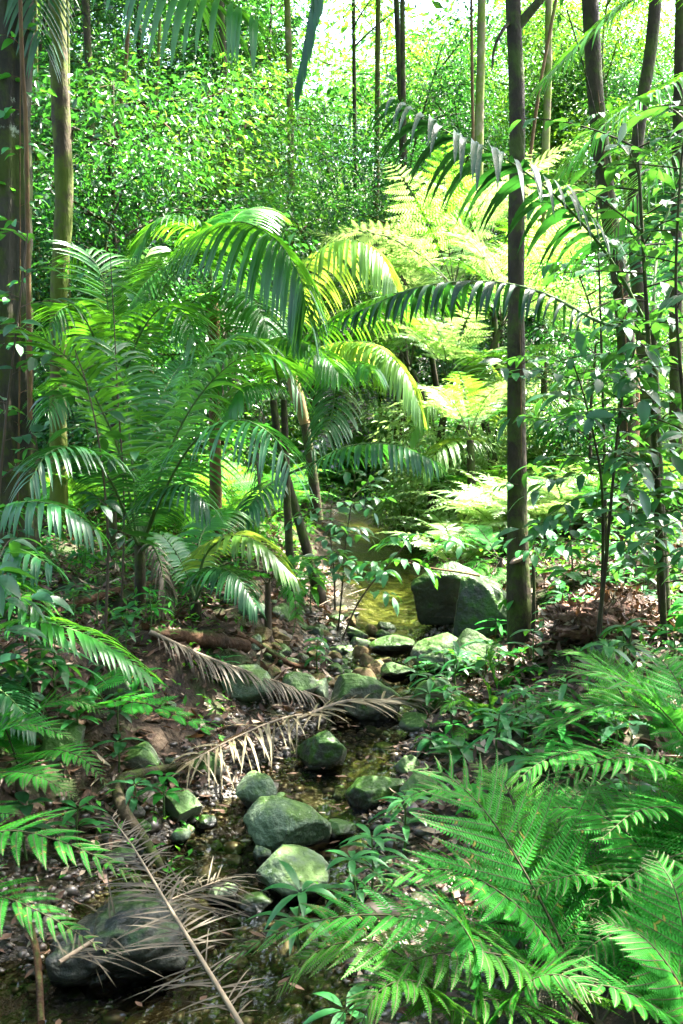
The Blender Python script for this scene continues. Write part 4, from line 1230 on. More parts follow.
fern('tufted yellow-green fern at the foot of the slim dark tree', [
    F_([(492, 735, 5.0), (475, 705, 4.95), (455, 700, 4.9), (438, 718, 4.85)], npin=16, pl=.13, npl=12, pw=.03, droop=.25, leafmat=G_FERN2),
    F_([(492, 735, 5.0), (490, 695, 5.0), (480, 672, 5.0)], npin=16, pl=.13, npl=12, pw=.03, droop=.2, leafmat=G_FERN2),
    F_([(492, 735, 5.0), (510, 700, 4.95), (535, 695, 4.9)], npin=16, pl=.13, npl=12, pw=.03, droop=.25),
    F_([(492, 735, 5.0), (470, 730, 4.8), (450, 745, 4.7)], npin=16, pl=.12, npl=12, pw=.03, droop=.3, leafmat=G_FERN2),
], seed=8)
fern('drooping light-green fern on top of the square-cut boulder', [
    F_([(500, 560, 7.9), (480, 562, 7.7), (462, 585, 7.5), (445, 610, 7.4)], npin=14, pl=.17, npl=10, pw=.04, droop=.3, leafmat=G_FERN2),
    F_([(500, 560, 7.9), (470, 540, 7.9), (440, 545, 7.9), (420, 565, 7.8)], npin=14, pl=.17, npl=10, pw=.04, droop=.3),
    F_([(500, 560, 7.9), (490, 580, 7.6), (486, 612, 7.4)], npin=14, pl=.15, npl=10, pw=.04, droop=.3, leafmat=G_FERN2),
    F_([(500, 560, 7.9), (480, 530, 8.1), (462, 522, 8.3)], npin=14, pl=.17, npl=10, pw=.04, droop=.3),
], seed=9)
fern('pale sparse fern between the slim dark tree and the whorled seedlings', [
    F_([(500, 700, 5.4), (520, 672, 5.3), (545, 668, 5.2), (568, 680, 5.15)], npin=12, pl=.14, npl=10, pw=.04, droop=.25),
    F_([(500, 700, 5.4), (490, 655, 5.4), (505, 632, 5.4)], npin=12, pl=.12, npl=10, pw=.04, droop=.25, leafmat=G_FERN2),
], seed=10)

# repeated ferns of the far banks: three plants, copied
def fern_plant(n, length, pl, seed, mat, npin=14, npl=9, pw=.05, name='fern', cat='fern'):
    g = np.random.default_rng(seed)
    t = thing(name, 'x', cat, (0, 0, 0))
    for i in range(n):
        a = 6.283 * (i + g.random() * .6) / n
        L = length * g.uniform(.75, 1.1)
        mb = MB()
        fern_frond(mb, arch((0, 0, 0.04), a, g.uniform(.8, 1.25), L, g.uniform(1.2, 1.8), 8), npin, pl * L / length, npl, pw, .22, .3, g=g, ribs=False)
        mb.build('frond', [G_FERN2 if (cat == 'tree fern' and i % 3 == 1) else mat, STEM_FERN], t)
    return t


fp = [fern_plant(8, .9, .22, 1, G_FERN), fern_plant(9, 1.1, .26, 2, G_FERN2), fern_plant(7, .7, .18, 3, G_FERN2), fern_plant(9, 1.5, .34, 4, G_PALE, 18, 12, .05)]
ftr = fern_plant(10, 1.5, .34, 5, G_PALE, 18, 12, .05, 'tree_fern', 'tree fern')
used = set()


def put_fern(k, p, s, label, group):
    rz = rng.uniform(0, 6.28)
    if k in used:
        return copy_tree(fp[k], p, rz, s, label, group)
    used.add(k)
    fp[k].location, fp[k].rotation_euler, fp[k].scale = tuple(p), (0, 0, rz), (s, s, s)
    fp[k]['label'], fp[k]['group'] = label, group
    return fp[k]


for zone, (label, group, spots) in enumerate([
    ('light green fern on the sunny bank beyond the square boulder', 'ferns on the sunny far bank', [(rng.uniform(1.0, 4.5), rng.uniform(8.6, 15)) for _ in range(46)]),
    ('bright fern in the shady hollow behind the young palms', 'ferns in the hollow behind the palms', [(rng.uniform(-4.5, -.5), rng.uniform(8.2, 14)) for _ in range(40)]),
    ('small fern in the undergrowth along the upper creek', 'ferns along the upper creek', [(rng.uniform(-1.5, 2.0), rng.uniform(14, 21)) for _ in range(26)] + [(rng.uniform(-1.6, 1.4), rng.uniform(19.5, 27)) for _ in range(26)]),
]):
    for x, y in spots:
        c, hw, w = creek(y)
        if abs(x - c) < hw + .25 and y < 19.5:
            continue
        put_fern(int(rng.integers(0, 3)), G(x, y), rng.uniform(.7, 1.15), label, group)
for i in range(22):
    x, y = rng.uniform(.95, 2.6), rng.uniform(8.9, 12.6)
    put_fern(3, G(x, y), rng.uniform(.5, .75), 'fern coloured pale to look sunlit, low on the bank below the bright clearing', 'pale ferns below the bright clearing')
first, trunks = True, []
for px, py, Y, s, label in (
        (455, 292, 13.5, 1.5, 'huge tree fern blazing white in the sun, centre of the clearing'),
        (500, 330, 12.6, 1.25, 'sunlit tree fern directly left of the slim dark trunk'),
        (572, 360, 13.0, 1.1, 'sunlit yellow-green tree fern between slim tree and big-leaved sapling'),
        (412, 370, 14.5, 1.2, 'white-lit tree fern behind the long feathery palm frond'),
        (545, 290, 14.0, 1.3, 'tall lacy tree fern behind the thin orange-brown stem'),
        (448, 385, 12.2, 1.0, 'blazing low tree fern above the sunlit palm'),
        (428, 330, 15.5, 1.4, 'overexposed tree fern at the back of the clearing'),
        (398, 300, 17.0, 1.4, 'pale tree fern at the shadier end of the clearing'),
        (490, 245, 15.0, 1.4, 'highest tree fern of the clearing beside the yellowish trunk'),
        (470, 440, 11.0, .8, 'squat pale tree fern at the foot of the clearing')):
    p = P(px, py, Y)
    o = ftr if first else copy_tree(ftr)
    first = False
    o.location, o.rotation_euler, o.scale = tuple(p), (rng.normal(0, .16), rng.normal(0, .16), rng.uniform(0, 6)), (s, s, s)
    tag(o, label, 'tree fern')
    mb = MB()
    b = G(p[0], p[1], -.1)
    cc = np.linspace(b, p, 14)
    tube(mb, (cc - p) / s, np.linspace(.055, .04, 14) / s, 10, 0, .25, 9)
    trunks.append((mb, o))
for mb, o in trunks:
    mb.build('trunk', BARK_DARK, o)


# ================================================================== broad-leaved plants
def seedling(label, px, py, Y, h, whorls, nleaf, L, wid, mat=G_SEED, seed=0, lean=(0, 0), droop=.5, group=None, name='seedling', prof='lance', e0=.3):
    """upright stem with whorls of long leaves; px, py is where the top whorl shows"""
    g = np.random.default_rng(seed + 40)
    top = P(px, py, Y)
    base = np.array([top[0] + lean[0], top[1] + lean[1], 0])
    base = G(base[0], base[1], -.02)
    if top[2] - base[2] < .06:
        top[2] = base[2] + .06
    t = thing(name, label, 'plant', base, group)
    mb = MB()
    c = spline([base, (base * .5 + top * .5) + g.normal(0, .01, 3), top], 12)
    tube(mb, c, np.linspace(.006, .003, 12), 6)
    mb.build('stem', STEM_G, t, base)
    mb = MB()
    for k in range(whorls):
        q = c[-1 - int(k * 11 / max(whorls, 1) * .8)]
        n = nleaf
        a = np.linspace(0, 6.283, n, endpoint=False) + g.uniform(0, 6) + g.normal(0, .12, n)
        e = e0 + g.normal(0, .2, n)
        D = np.stack([np.cos(a) * np.cos(e), np.sin(a) * np.cos(e), np.sin(e)], -1)
        blades(mb, np.repeat(q[None], n, 0) + D * .01, D, np.cross(D, [0, 0, 1.0]), L * g.uniform(.75, 1.1, n) * (1 + .1 * k), wid * g.uniform(.85, 1.1, n), droop * g.uniform(.6, 1.3, n), 6, 3, .22, prof)
    mb.build('foliage', mat, t, base)
    return t


seedling('whorled seedling with long bright lance leaves standing in the water edge', 301, 893, 3.2, .3, 2, 7, .17, .032, seed=1)
seedling('leafy lance-leaved seedling between the slab and the big near fern', 372, 838, 3.6, .3, 3, 6, .14, .03, seed=2)
seedling('taller lance-leaved seedling at the tip of the big near fern', 405, 800, 3.9, .3, 3, 6, .14, .03, seed=3)
seedling('seedling with drooping dark lance leaves beneath the big near fern', 352, 860, 3.3, .2, 2, 6, .13, .028, seed=4)
seedling('rosette of blunt blue-green leaves, middle one of the row before the fern', 462, 748, 4.6, .2, 2, 8, .17, .05, seed=5, droop=.35)
seedling('rosette of blunt blue-green leaves highest up near the tree foot', 492, 716, 4.9, .2, 1, 8, .15, .048, seed=6, droop=.35)
seedling('rosette of blunt blue-green leaves closest to the broad feathery fern', 540, 732, 4.3, .2, 1, 8, .15, .045, seed=7, droop=.3)
seedling('rosette of pointed grey-green leaves spreading over the litter', 512, 728, 4.5, .2, 2, 8, .15, .045, seed=8, droop=.4)
seedling('low blue-green plant beside the dry frond tip with hanging leaves', 432, 745, 5.0, .2, 3, 5, .12, .05, seed=9, droop=.8, prof='oval')
seedling('large-leaved seedling shadowed under the blue-green rosettes', 530, 765, 4.0, .2, 2, 7, .18, .05, seed=10, droop=.5)
seedling('seedling with one bleached leaf at the foot of the slim dark tree', 487, 645, 6.0, .2, 2, 6, .17, .06, seed=11, droop=.5)
seedling('pale seedling glimmering on the litter below the young palm', 222, 692, 5.6, .15, 2, 5, .11, .03, seed=12, droop=.3)
seedling('tiny seedling on the litter right of the palm stem', 167, 630, 6.2, .1, 2, 6, .10, .035, seed=13, droop=.4)
seedling('seedling with rounded leaves beneath the lacy bank fern', 318, 640, 6.2, .1, 3, 5, .09, .045, seed=14, droop=.6, prof='oval')
seedling('dark lance-leaved plant deep under the big near fern stem', 520, 900, 2.9, .15, 2, 8, .17, .04, seed=15)
seedling('star-shaped dark seedling under the broad feathery fern', 600, 890, 3.0, .15, 2, 8, .15, .034, seed=16)
seedling('seedling with bright leaves on the litter behind broad feathery fern', 618, 735, 4.4, .15, 2, 5, .12, .05, seed=17)
seedling('low bright seedling at the bottom beneath the near fern fronds', 345, 1010, 2.4, .06, 1, 6, .13, .03, seed=18)
seedling('leafy seedling with upturned leaves on the shady bank by the wide fern', 78, 690, 4.4, .1, 3, 5, .13, .045, seed=19)
seedling('waxy blue-leaved plant among the fronds at the shady edge', 30, 600, 4.4, .1, 4, 5, .16, .05, G_BROAD, seed=20)
seedling('long-leaved glossy plant bending from the shady edge over the pale fern', 55, 640, 4.5, .1, 4, 6, .22, .04, seed=21, droop=.6)
for i in range(160):
    zone = i % 2 if i < 70 else (1 if i < 120 else 0)
    x, y = (rng.uniform(.45, 2.3), rng.uniform(3.0, 6.6)) if zone else (rng.uniform(-2.6, -.75), rng.uniform(3.6, 8))
    p = G(x, y)
    q = p + np.array([0, 0, rng.uniform(.08, .25)])
    # where that stands in the picture is not needed: build in place
    d = (q - np.array([0, 0, CAMH]))
    Yq = q[1]
    cx = 341.5 + FPX * d[0] / (d @ _f)
    cyp = 512 - FPX * (d @ _u) / (d @ _f)
    seedling('small seedling with a few oval leaves in the litter of the ' + ('sunny' if zone else 'shady') + ' bank', cx, cyp, Yq, .1, 2, int(rng.integers(4, 7)), rng.uniform(.08, .16), rng.uniform(.03, .05), (G_SEED, G_BROAD, G_FERN)[i % 3], 200 + i, group='small seedlings of the ' + ('sunny' if zone else 'shady') + ' bank', prof=('lance', 'oval')[i % 2])


def sapling(label, path, r, nb, blen, L, wid, mat, seed, per=7, t0=.3, droop=.5, bark=STEM_B, name='sapling', az=None, group=None):
    g = np.random.default_rng(900 + seed)
    c = spline(path, 40)
    base = c[0]
    t = thing(name, label, 'sapling', base, group)
    mb = MB()
    tube(mb, c, np.linspace(r, r * .35, 40), 8, 0, .1, 8, seed)
    bm_, lm_ = mb, MB()
    for i in range(nb):
        tt = t0 + (1 - t0) * (i + g.random() * .8) / nb
        q = c[min(39, int(tt * 39))]
        a = (i * 2.4 + g.normal(0, .4)) if az is None else az + g.normal(0, .8)
        br = arch(q, a, g.uniform(.0, .6), blen * g.uniform(.6, 1.15), g.uniform(.2, .9), 9)
        tube(bm_, br, np.linspace(r * .3, r * .12, 9), 5)
        n = per
        s = np.linspace(.25, 1, n)
        I = np.minimum((s * 8).astype(int), 8)
        Tb = nrm(np.gradient(br, axis=0))[I]
        sd = nrm(np.cross(Tb, [0, 0, 1.0]))
        sg = np.where(np.arange(n) % 2 == 0, 1, -1)[:, None]
        D = nrm(Tb * .6 + sd * sg * (s < .99)[:, None] + g.normal(0, .22, (n, 3)))
        Wd = np.cross(D, np.array([0, 0, 1.0]) + g.normal(0, .3, (n, 3)))
        blades(lm_, br[I] + D * .015, D, Wd, L * g.uniform(.7, 1.15, n), wid * g.uniform(.8, 1.15, n), droop * g.uniform(.3, 1.5, n), 6, 3, .2, 'lance')
    bm_.build('stem', bark, t, base)
    if nb:
        lm_.build('foliage', mat, t, base)
    return t


sapling('big-leaved dark sapling crowding the sunny edge, bluish leaves catching sky light', PP((664, 648, 5.0), (660, 520, 5.0), (652, 400, 5.0), (645, 280, 5.0), (640, 190, 5.0), (636, 120, 5.0)), .018, 32, .5, .13, .046, G_BROAD, 1, 9, .12, .5, BARK_DARK)
sapling('low branching sapling with drooping dark leaves in front of the slim trunk', PP((600, 640, 4.9), (603, 540, 4.9), (600, 470, 4.9), (585, 400, 4.9), (572, 360, 4.9)), .010, 28, .45, .13, .046, G_BROAD, 2, 9, .3, .5, BARK_DARK)
sapling('twiggy sapling crossing the low branching one, few leaves', PP((598, 636, 4.85), (606, 560, 4.85), (614, 470, 4.85), (622, 400, 4.85), (640, 330, 4.85)), .011, 11, .4, .13, .055, G_BROAD, 3, 7, .5, .7, BARK_DARK)
sapling('leafy sapling leaning in from the sunny edge above the broad fern', PP((700, 680, 4.6), (695, 560, 4.6), (685, 420, 4.6), (676, 300, 4.6), (680, 180, 4.6), (690, 90, 4.6)), .013, 26, .45, .13, .046, G_BROAD, 4, 9, .15, .5, BARK_DARK)
sapling('bare dark pole of a sapling beside the debris mound', PP((612, 650, 5.7), (607, 560, 5.7), (604, 440, 5.7), (600, 300, 5.7), (596, 180, 5.7)), .012, 8, .4, .13, .055, G_BROAD, 5, 7, .6, .7, BARK_DARK)
sapling('dark glossy sapling leaning over the pool from the earth bank', PP((338, 632, 7.3), (342, 590, 7.3), (346, 540, 7.2), (352, 500, 7.2), (356, 470, 7.1)), .008, 8, .35, .12, .045, G_BROAD, 6, 7, .3, .5, BARK_DARK)
sapling('thin arching sapling with bright drooping leaves above the pool outlet', PP((342, 640, 6.9), (360, 600, 6.8), (392, 560, 6.8), (415, 540, 6.8), (445, 545, 6.8)), .007, 11, .28, .13, .045, G_SEED, 7, 7, .35, .7)
sapling('bushy sapling of matte leaves beside the leaning palm foot', PP((335, 610, 7.2), (334, 570, 7.2), (330, 530, 7.2), (332, 500, 7.2)), .008, 14, .35, .10, .045, G_BROAD, 8, 8, .2, .5)
sapling('sapling with round pale-backed leaves in front of the fluted old trunk', PP((-10, 600, 5.4), (0, 480, 5.4), (8, 400, 5.4), (20, 300, 5.4), (28, 230, 5.4)), .010, 15, .3, .12, .058, G_BROAD, 9, 6, .15, .4)
sapling('crooked thin sapling with blue-grey leaves under the ribbed palm fronds', PP((105, 640, 5.4), (108, 540, 5.4), (100, 450, 5.4), (88, 390, 5.4), (75, 350, 5.4)), .009, 13, .32, .13, .05, G_BROAD, 10, 6, .4, .5)
sapling('straight wiry sapling in front of the fanned palm, nearly leafless', PP((122, 600, 5.7), (124, 500, 5.7), (118, 400, 5.7), (114, 320, 5.7), (110, 250, 5.7)), .007, 6, .25, .09, .04, G_SEED, 11, 5, .5, .5)
sapling('leafy dark sapling at the shady bank over the long dead frond', PP((-30, 760, 4.0), (-25, 680, 4.0), (-10, 600, 4.0), (0, 550, 4.0)), .009, 12, .3, .15, .05, G_BROAD, 12, 7, .2, .5)
sapling('low shrub with pale green leaves behind the debris mound', PP((575, 600, 6.8), (572, 560, 6.8), (570, 520, 6.8)), .008, 14, .4, .14, .055, G_SEED, 13, 8, .2, .5)
sapling('low bush of large silvery leaves on the sunlit slope', PP((625, 590, 6.6), (630, 540, 6.6), (632, 500, 6.6)), .009, 16, .45, .16, .065, G_BROAD, 14, 8, .15, .5)

for i, (label, path, n_) in enumerate((
        ('leafy climber clinging to the leaning dark trunk', ext([(628, 560), (627, 450), (624, 310), (609, 200), (598, 90)], 8.4, 0), 30),
        ('leafy climber clinging to the fluted old trunk', ext([(14, 590), (18, 480), (20, 300), (20, 120), (22, -20)], 6.85, 0), 26),
        ('sparse climber with small leaves on the slim dark tree', ext([(524, 660), (521, 560), (521, 430), (520, 330)], 6.05, 0), 9))):
    t = sapling(label, path, .008, n_, .16, .10, .05, G_SEED, 50 + i, 4, .05, .6, BARK_BROWN, name='climber')
    t['category'] = 'climbing plant'
for i, (px, py, Y, label) in enumerate(((235, 560, 7.6, 'bright bushy seedling behind the yellow-green palm frond'), (180, 545, 8.0, 'bright bushy seedling between young palm and yellow-green frond'), (255, 520, 8.4, 'bright bushy seedling at the foot of the leaning palm'), (90, 560, 7.5, 'bushy seedling between the fluted trunk and the young palm'), (310, 560, 7.6, 'bushy seedling right behind the leaning palm foot'))):
    seedling(label, px, py, Y, .2, 4, 7, .2, .055, G_FERN2, seed=60 + i, droop=.5)


# ================================================================== dead fronds, logs
def dead_frond(label, pts, mat, seed, **kw):
    base = np.array(pts[0])
    mb = MB()
    t = thing('fallen_frond', label, 'dead frond', base)
    g = np.random.default_rng(seed)
    c = spline(pts, 40)
    m2 = MB()
    tube(m2, c, kw.get('r0', .012) * (1 - .7 * np.linspace(0, 1, 40)), 7, 0, .12, 9)
    m2.build('stalk', kw.get('st', DRY_STEM), t, base)
    kw2 = dict(kw)
    kw2['r0'] = .0005
    palm_frond(mb, pts, g=g, **kw2)
    mb.build('leaflets', [mat, DRY_STEM], t, base)
    return t


dead_frond('long bare-stalked dead frond slanting out of the black water, bristly grey leaflets', PP((248, 1036, 2.25), (205, 965, 2.5), (165, 900, 2.85), (135, 850, 3.2), (112, 818, 3.5)), DRY3, 1, nl=80, ll=.30, w=.0055, droop=.12, vee=-.25, t0=.05, jit=.2, ragged=.25, r0=.007, a0=55, a1=30)
dead_frond('brown fallen frond sloping down the bank past the pale angular rock', np.array([GP(150, 650, .10), GP(205, 678, .12), GP(265, 702, .14), GP(326, 716, .10)]), DRY2, 2, nl=90, ll=.26, w=.010, droop=.7, vee=.0, t0=.03, jit=.15, ragged=.15, r0=.014, a0=75, a1=50)
dead_frond('yellow dry frond propped across the stream on a dark rock', np.array([GP(300, 748, .16), GP(345, 738, .20), GP(390, 728, .16), GP(446, 716, .14)]), DRY, 3, nl=44, ll=.30, w=.016, droop=.3, vee=.15, t0=.03, jit=.2, ragged=.15, r0=.013, a0=35, a1=18)
dead_frond('bleached dry frond spilling tangled leaflets over the pale rock', np.array([GP(330, 742, .16), GP(285, 752, .18), GP(235, 768, .15), GP(185, 790, .12)]), DRY, 4, nl=44, ll=.34, w=.014, droop=.5, vee=.1, t0=.03, jit=.35, ragged=.15, r0=.010, a0=60, a1=25)
dead_frond('matted old frond rotting in the water at the bottom edge', np.array([GP(60, 1000, .12), GP(130, 960, .14), GP(190, 925, .12), GP(225, 905, .1)]), DRY2, 5, nl=80, ll=.32, w=.007, droop=.2, vee=.0, t0=.03, jit=.35, ragged=.2, r0=.008, a0=65, a1=35)


def log(name, label, cat, pts, r, mat, seed, flute=0, rough=.2, sides=12, ends=None):
    mb = MB()
    c = spline(pts, 40)
    tube(mb, c, np.interp(np.linspace(0, 1, 40), np.linspace(0, 1, len(r)), r), sides, 0, rough, 9, seed, flute)
    return tag(mb.build(name, mat), label, cat)


log('fallen_log', 'rotten dark red-brown log lying at the top of the earth bank', 'log', np.array([GP(150, 640, .03), GP(195, 648, .06), GP(245, 650, .02)]), [.035, .05, .042], LOG, 1, rough=.6)
log('fallen_branch', 'smooth wet branch bent like an elbow beside the upright green rock', 'branch', np.array([GP(190, 782, .08), GP(155, 792, .10), GP(122, 808, .12), GP(122, 830, .10), GP(150, 860, .05), GP(166, 882, .03)]), [.016, .022, .026, .025, .02, .012], BARK_DARK, 2, rough=.2)
log('fallen_branch', 'thin rotten branch lying in black water at the bottom corner', 'branch', np.array([GP(10, 900, .06), GP(35, 960, .06), GP(42, 1040, .05)]), [.010, .012, .010], LOG, 3)
log('fallen_branch', 'mossy branch fallen across the forest floor behind the young palm', 'branch', np.array([GP(40, 628, .05), GP(90, 612, .08), GP(160, 590, .06)]), [.02, .03, .018], LOG, 4)
log('exposed_root', 'dark root curling down the earth bank above the pale angular rock', 'root', np.array([GP(235, 640, .04), GP(262, 655, .05), GP(290, 670, .04), GP(318, 672, .02)]), [.025, .02, .014, .008], LOG, 5)
log('twig', 'bare forked twig sticking up from the bank beside the brown frond', 'twig', PP((252, 745, 5.4), (225, 690, 5.5), (205, 662, 5.6), (188, 640, 5.7)), [.006, .005, .004, .002], DRY_STEM, 6)
V, F = stone_shape(5, (.38, .24, .13), 91, 5, rough=.5, sharp=.8, fine=.25)
pm = GP(606, 622, -.01)
t = thing('debris_mound', 'sunlit pinkish-brown mound of rotten wood and dead leaves under the saplings', 'mound', pm)
t.rotation_euler = (0, .12, .5)
mb = MB()
mb.add(V, F)
mb.build('core', MOUND, t)
k = rng.choice(np.where(V[:, 2] > -.02)[0], 900)
D = rand_dirs(900)
D = nrm(D + .6 * nrm(V[k]) + np.array([0, 0, -.3]))
Lr = rng.uniform(.03, .10, 900)
mb = MB()
blades(mb, V[k] * 1.0 - D * Lr[:, None] * .3, D, np.cross(D, nrm(V[k]) + rng.normal(0, .4, (900, 3))), Lr, Lr * rng.uniform(.15, .45, 900), rng.normal(0, .4, 900), 3, 3, .3, 'oval', curl=.6)
mb.build('dead_leaves', LITTER, t)


# ================================================================== the forest behind
def proto_tree(h, rcrown, nl, leafL, mat, bark, seed, t0=.25, clump=.36, nlimb=12, r=.045, name='forest_tree', cat='tree'):
    g = np.random.default_rng(2000 + seed)
    t = thing(name, 'x', cat, (0, 0, 0))
    c = spline([(0, 0, -.3), (g.normal(0, .15), g.normal(0, .15), h * .35), (g.normal(0, .3), g.normal(0, .3), h * .7), (g.normal(0, .5), g.normal(0, .5), h)], 30)
    mb = MB()
    tube(mb, c, np.linspace(r, r * .3, 30), 8, 0, .12, 4, seed)
    tips = limbs(mb, c, nlimb, t0, 1.0, rcrown, g, r * .45, .45, 4)
    mb.build('trunk', bark, t)
    mb = MB()
    crown_leaves(mb, tips, nl, clump, leafL, g, .5)
    mb.build('crown', mat, t)
    return t


PROT = [
    ('slender bright-leaved tree in the thick forest behind the palms', proto_tree(9, 1.8, 13000, .072, G_TREE1, BARK_BROWN, 1)),
    ('dark glossy-leaved tree in the thick forest behind the palms', proto_tree(8, 1.9, 14000, .07, G_TREE2, BARK_DARK, 2)),
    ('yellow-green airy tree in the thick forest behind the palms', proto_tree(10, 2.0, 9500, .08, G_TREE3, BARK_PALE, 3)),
    ('bushy young tree filling the understorey of the forest slope', proto_tree(4.5, 1.4, 6500, .07, G_TREE1, BARK_BROWN, 4, .1, .28, 13, .035)),
    ('dark bushy young tree filling the understorey of the forest slope', proto_tree(4.0, 1.4, 7000, .07, G_TREE2, BARK_DARK, 5, .1, .28, 13, .035)),
    ('tree with large dark drooping leaves in the thick forest behind the palms', proto_tree(8.5, 2.2, 5200, .15, G_TREE2, BARK_DARK, 8, .2, .5, 13)),
]
pu = set()


def put(k, x, y, s, dz=0):
    lab, o = PROT[k]
    p = G(x, y, dz)
    rz = rng.uniform(0, 6.28)
    grp = 'forest trees behind the palms' if k in (0, 1, 2, 5) else 'young trees of the understorey'
    if k in pu:
        return copy_tree(o, p, rz, s, lab, grp)
    pu.add(k)
    o.location, o.rotation_euler, o.scale = tuple(p), (0, 0, rz), (s, s, s)
    o['label'], o['group'] = lab, grp
    return o


def scatter(n, ks, x0, x1, y0, y1, s0=.8, s1=1.25, test=None):
    for _ in range(n):
        x, y = rng.uniform(x0, x1), rng.uniform(y0, y1)
        if abs(x) > y * .40 + 3 or (test and not test(x, y)):
            continue
        put(int(rng.choice(ks)), x, y, rng.uniform(s0, s1))


# the sun comes in over the open ground beyond the sunny edge: nothing tall stands there
clear = lambda x, y: not (0.3 < x < 4.0 and y < 19) and not (x > 3 and y < 21)
scatter(32, [0, 1, 1, 5, 5, 1], -10, -1.2, 14.5, 25)
scatter(18, [0, 1, 2, 0], -1, 11, 19, 28, test=lambda x, y: clear(x, y) and not (-2.2 < x - .02 * y < 2.0 and y > 19))
scatter(34, [3, 4, 4], -7, -1.2, 10.5, 20, test=lambda x, y: x < -.1 * y)
scatter(24, [3, 3, 4], 2.6, 8, 9.5, 20, .45, .75, test=lambda x, y: x > .23 * y)
scatter(22, [3, 4, 3], -3, 8, 19, 25)
scatter(16, [0, 1, 2], 1, 9.5, 18, 24, .85, 1.1, test=lambda x, y: x > .05 * y)
scatter(30, [0, 1, 2], -14, 14, 26, 35, 1.0, 1.4, test=lambda x, y: not (-2.0 < x < 1.2))
for x, y, k in ((-1.2, 27, 1), (.4, 29, 0), (1.6, 31, 2), (-.6, 33, 0), (.9, 34, 1), (-2.2, 30, 1), (1.0, 24, 5), (2.6, 26.5, 0), (-.2, 25, 1), (2.2, 30, 1)):
    put(k, x, y, 1.1)
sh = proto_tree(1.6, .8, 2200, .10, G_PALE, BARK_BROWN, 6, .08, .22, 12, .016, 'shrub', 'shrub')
sh2 = proto_tree(1.1, .7, 1500, .12, G_SEED, BARK_BROWN, 7, .08, .2, 10, .014, 'shrub', 'shrub')
for i in range(40):
    x, y = rng.uniform(.9, 5.2), rng.uniform(12.2, 18)
    o = (sh, sh2)[i % 2]
    s = rng.uniform(.5, .9)
    if i > 1:
        o = copy_tree(o)
    o.location, o.rotation_euler, o.scale = tuple(G(x, y)), (0, 0, rng.uniform(0, 6)), (s, s, s)
    o['label'] = ('airy yellow-green shrub', 'lance-leaved green shrub')[i % 2] + ' lit by the sun on the far bank of the clearing'
    o['group'] = ('airy', 'lance-leaved')[i % 2] + ' shrubs of the sunny clearing'

for x, y, s in ((-4.6, 11.5, 1.0), (-3.2, 13.5, 1.15), (-5.8, 14.5, 1.3), (-1.6, 15.5, 1.1), (-2.4, 11.0, .8), (-6.6, 17.5, 1.5), (-.6, 18.5, 1.2), (-3.8, 17, 1.5)):
    o = copy_tree(fanned, G(x, y), rng.uniform(0, 6), s, 'palm with fanned fronds deeper in the shady forest behind the thicket', 'palms deeper in the forest')

# the far wood that reads as one mass
mb = MB()
n = 26000
x, y = rng.uniform(-22, 22, n), rng.uniform(34, 46, n)
z = ground(x, y) + rng.random(n) ** .9 * 15
k = fbm(np.stack([x * .35, y * .35, z * .35], -1), 3, 44) > -.02 + .07 * smooth(-2, 8, x)
x, y, z = x[k], y[k], z[k]
D = rand_dirs(len(x))
D[:, 2] = D[:, 2] * .5 - .3
diamonds(mb, np.stack([x, y, z], -1), D, np.cross(D, np.array([0, 0, 1.0]) + rng.normal(0, .5, (len(x), 3))), rng.uniform(.25, .5, len(x)), rng.uniform(.14, .24, len(x)))
tag(mb.build('far_forest', G_TREE1), kind='stuff')

tree('forest_tree', 'unseen leaning tree added beside the broad feathery fern to shade the near bank', 'tree', np.array([(2.2, 5.1, 8.6), (2.7, 5.25, 7), (3.2, 5.45, 4.6), (3.6, 5.6, .8)]), [.09, .075, .06, .05], BARK_DARK, G_TREE2, (10, .70, 1, 1.9), 2500, .19, .4, seed=88)  # added out of frame so its crown shades the near left bank

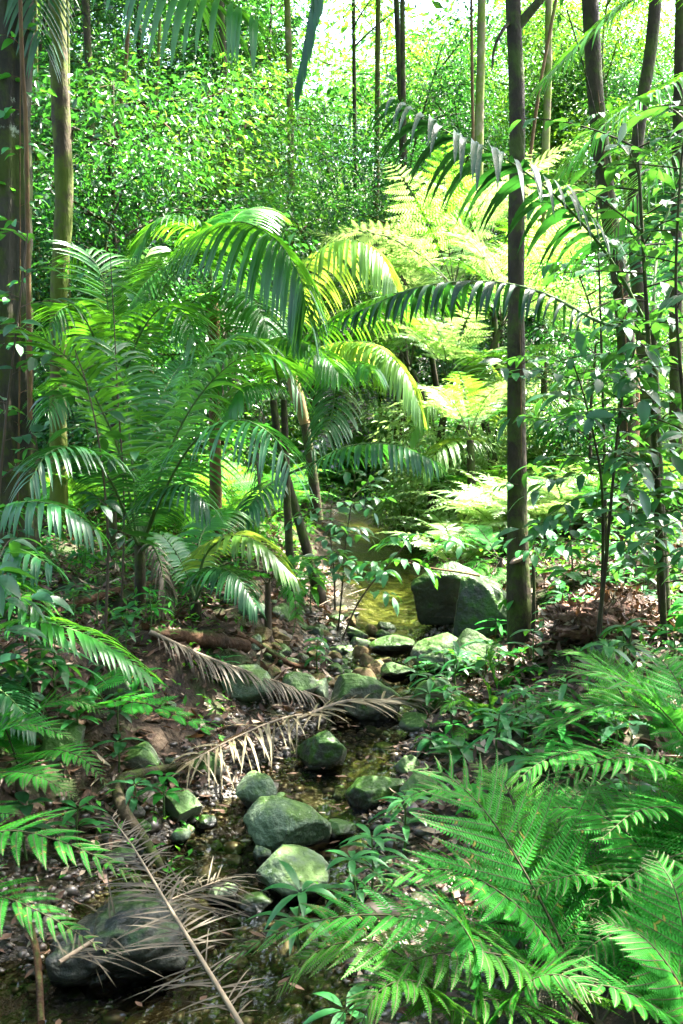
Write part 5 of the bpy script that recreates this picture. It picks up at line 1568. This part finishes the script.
# trees added for shade: unseen ones round the creek, tall ones on the slope
if ADDED_SHADE:
    g = np.random.default_rng(77)
    for i, (x, y, h, rc, nl) in enumerate(ADDED_SHADE):
        o = proto_tree(h, rc, nl, .24, G_TREE2, BARK_DARK, 60 + i, .62, .75, 14, .14)
        o.location = tuple(G(x, y))
        o['label'] = 'unseen tall dark tree added for its shade, standing ' + ADDED_SHADE_AT[i]
    o2 = None
    for x, y, s in ((-4.5, -2.5, 1), (-1.6, -4.2, 1.1), (1.6, -4.4, .95), (4.6, -2.6, 1.05), (-6.5, 1.0, 1), (6.8, .8, .95)):  # unseen trees added to cut sky light from the camera side
        if o2 is None:
            o2 = proto_tree(7.5, 2.3, 6000, .26, G_TREE2, BARK_DARK, 90, .08, .7, 16, .12)
            o = o2
        else:
            o = copy_tree(o2)
        o.location, o.rotation_euler, o.scale = tuple(G(x, y)), (0, 0, rng.uniform(0, 6)), (s, s, s)
        o['label'], o['group'] = 'unseen dense tree added around the viewpoint to block sky light', 'added sky-blocking trees at the near end of the creek'
    o3 = None
    for x, y, s in ((-6.5, 16, 1), (-3.6, 18.5, 1.05), (-5.5, 23, 1.1), (-9.5, 20, 1), (-3.4, 13.6, .9), (-8, 14.5, .95), (-1.9, 16, .95), (-5, 20, 1.1), (-2.5, 27, 1.1), (-6, 28, 1.1), (-9.5, 27, 1.1), (-12, 24, 1.1), (1.1, 18.2, .95)):  # added so their crowns above the frame darken the slope
        if o3 is None:
            o3 = proto_tree(17, 3.1, 8000, .21, G_TREE2, BARK_DARK, 95, .64, .75, 15, .08)
            o = o3
        else:
            o = copy_tree(o3)
        o.location, o.rotation_euler, o.scale = tuple(G(x, y)), (0, 0, rng.uniform(0, 6)), (s, s, s)
        o['label'], o['group'] = 'tall straight dark trunk added with an unseen crown to shade the forest slope', 'added shade trees of the forest slope'

# ================================================================== camera, light
cam = bpy.data.cameras.new('camera')
co = bpy.data.objects.new('camera', cam)
COL.objects.link(co)
co.location = (0, 0, CAMH)
co.rotation_euler = (R(90) - PITCH, 0, 0)
cam.sensor_fit = 'VERTICAL'
cam.sensor_height = 24
cam.lens = 24 * FPX / 1024
cam.clip_end = 400
cam.clip_start = .05
SC.camera = co

ELEV, AZ = R(62), R(58)       # azimuth from straight ahead (+y) towards +x
sd = np.array([math.sin(AZ) * math.cos(ELEV), math.cos(AZ) * math.cos(ELEV), math.sin(ELEV)])
sun = bpy.data.lights.new('sun', 'SUN')
sun.energy = 5.0
sun.angle = R(.53)
sun.color = (1.0, .95, .86)
so = bpy.data.objects.new('sun', sun)
COL.objects.link(so)
so.rotation_euler = Vector((-sd).tolist()).to_track_quat('-Z', 'Y').to_euler()
so.location = (sd * 30).tolist()

w = bpy.data.worlds.new('World')
SC.world = w
w.use_nodes = True
nt = w.node_tree
nt.nodes.clear()
sky = nt.nodes.new('ShaderNodeTexSky')
sky.sky_type = 'NISHITA'
sky.sun_disc = False
sky.sun_elevation = ELEV
sky.sun_rotation = AZ
sky.air_density = .8
sky.dust_density = 3.5
sky.ozone_density = .4
bg = nt.nodes.new('ShaderNodeBackground')
bg.inputs['Strength'].default_value = .12
nt.links.new(sky.outputs[0], bg.inputs[0])
wo = nt.nodes.new('ShaderNodeOutputWorld')
nt.links.new(bg.outputs[0], wo.inputs[0])

SC.view_settings.view_transform = 'Standard'
SC.view_settings.look = 'None'
SC.view_settings.exposure = EXPO
SC.view_settings.gamma = 1
SC.render.engine = 'CYCLES'
cy = SC.cycles
cy.max_bounces = 7
cy.diffuse_bounces = 4
cy.glossy_bounces = 3
cy.transmission_bounces = 4
cy.transparent_max_bounces = 8
cy.caustics_reflective = False
cy.caustics_refractive = False
cy.sample_clamp_indirect = 4
cy.use_denoising = True
cy.use_adaptive_sampling = True
cy.adaptive_threshold = .02
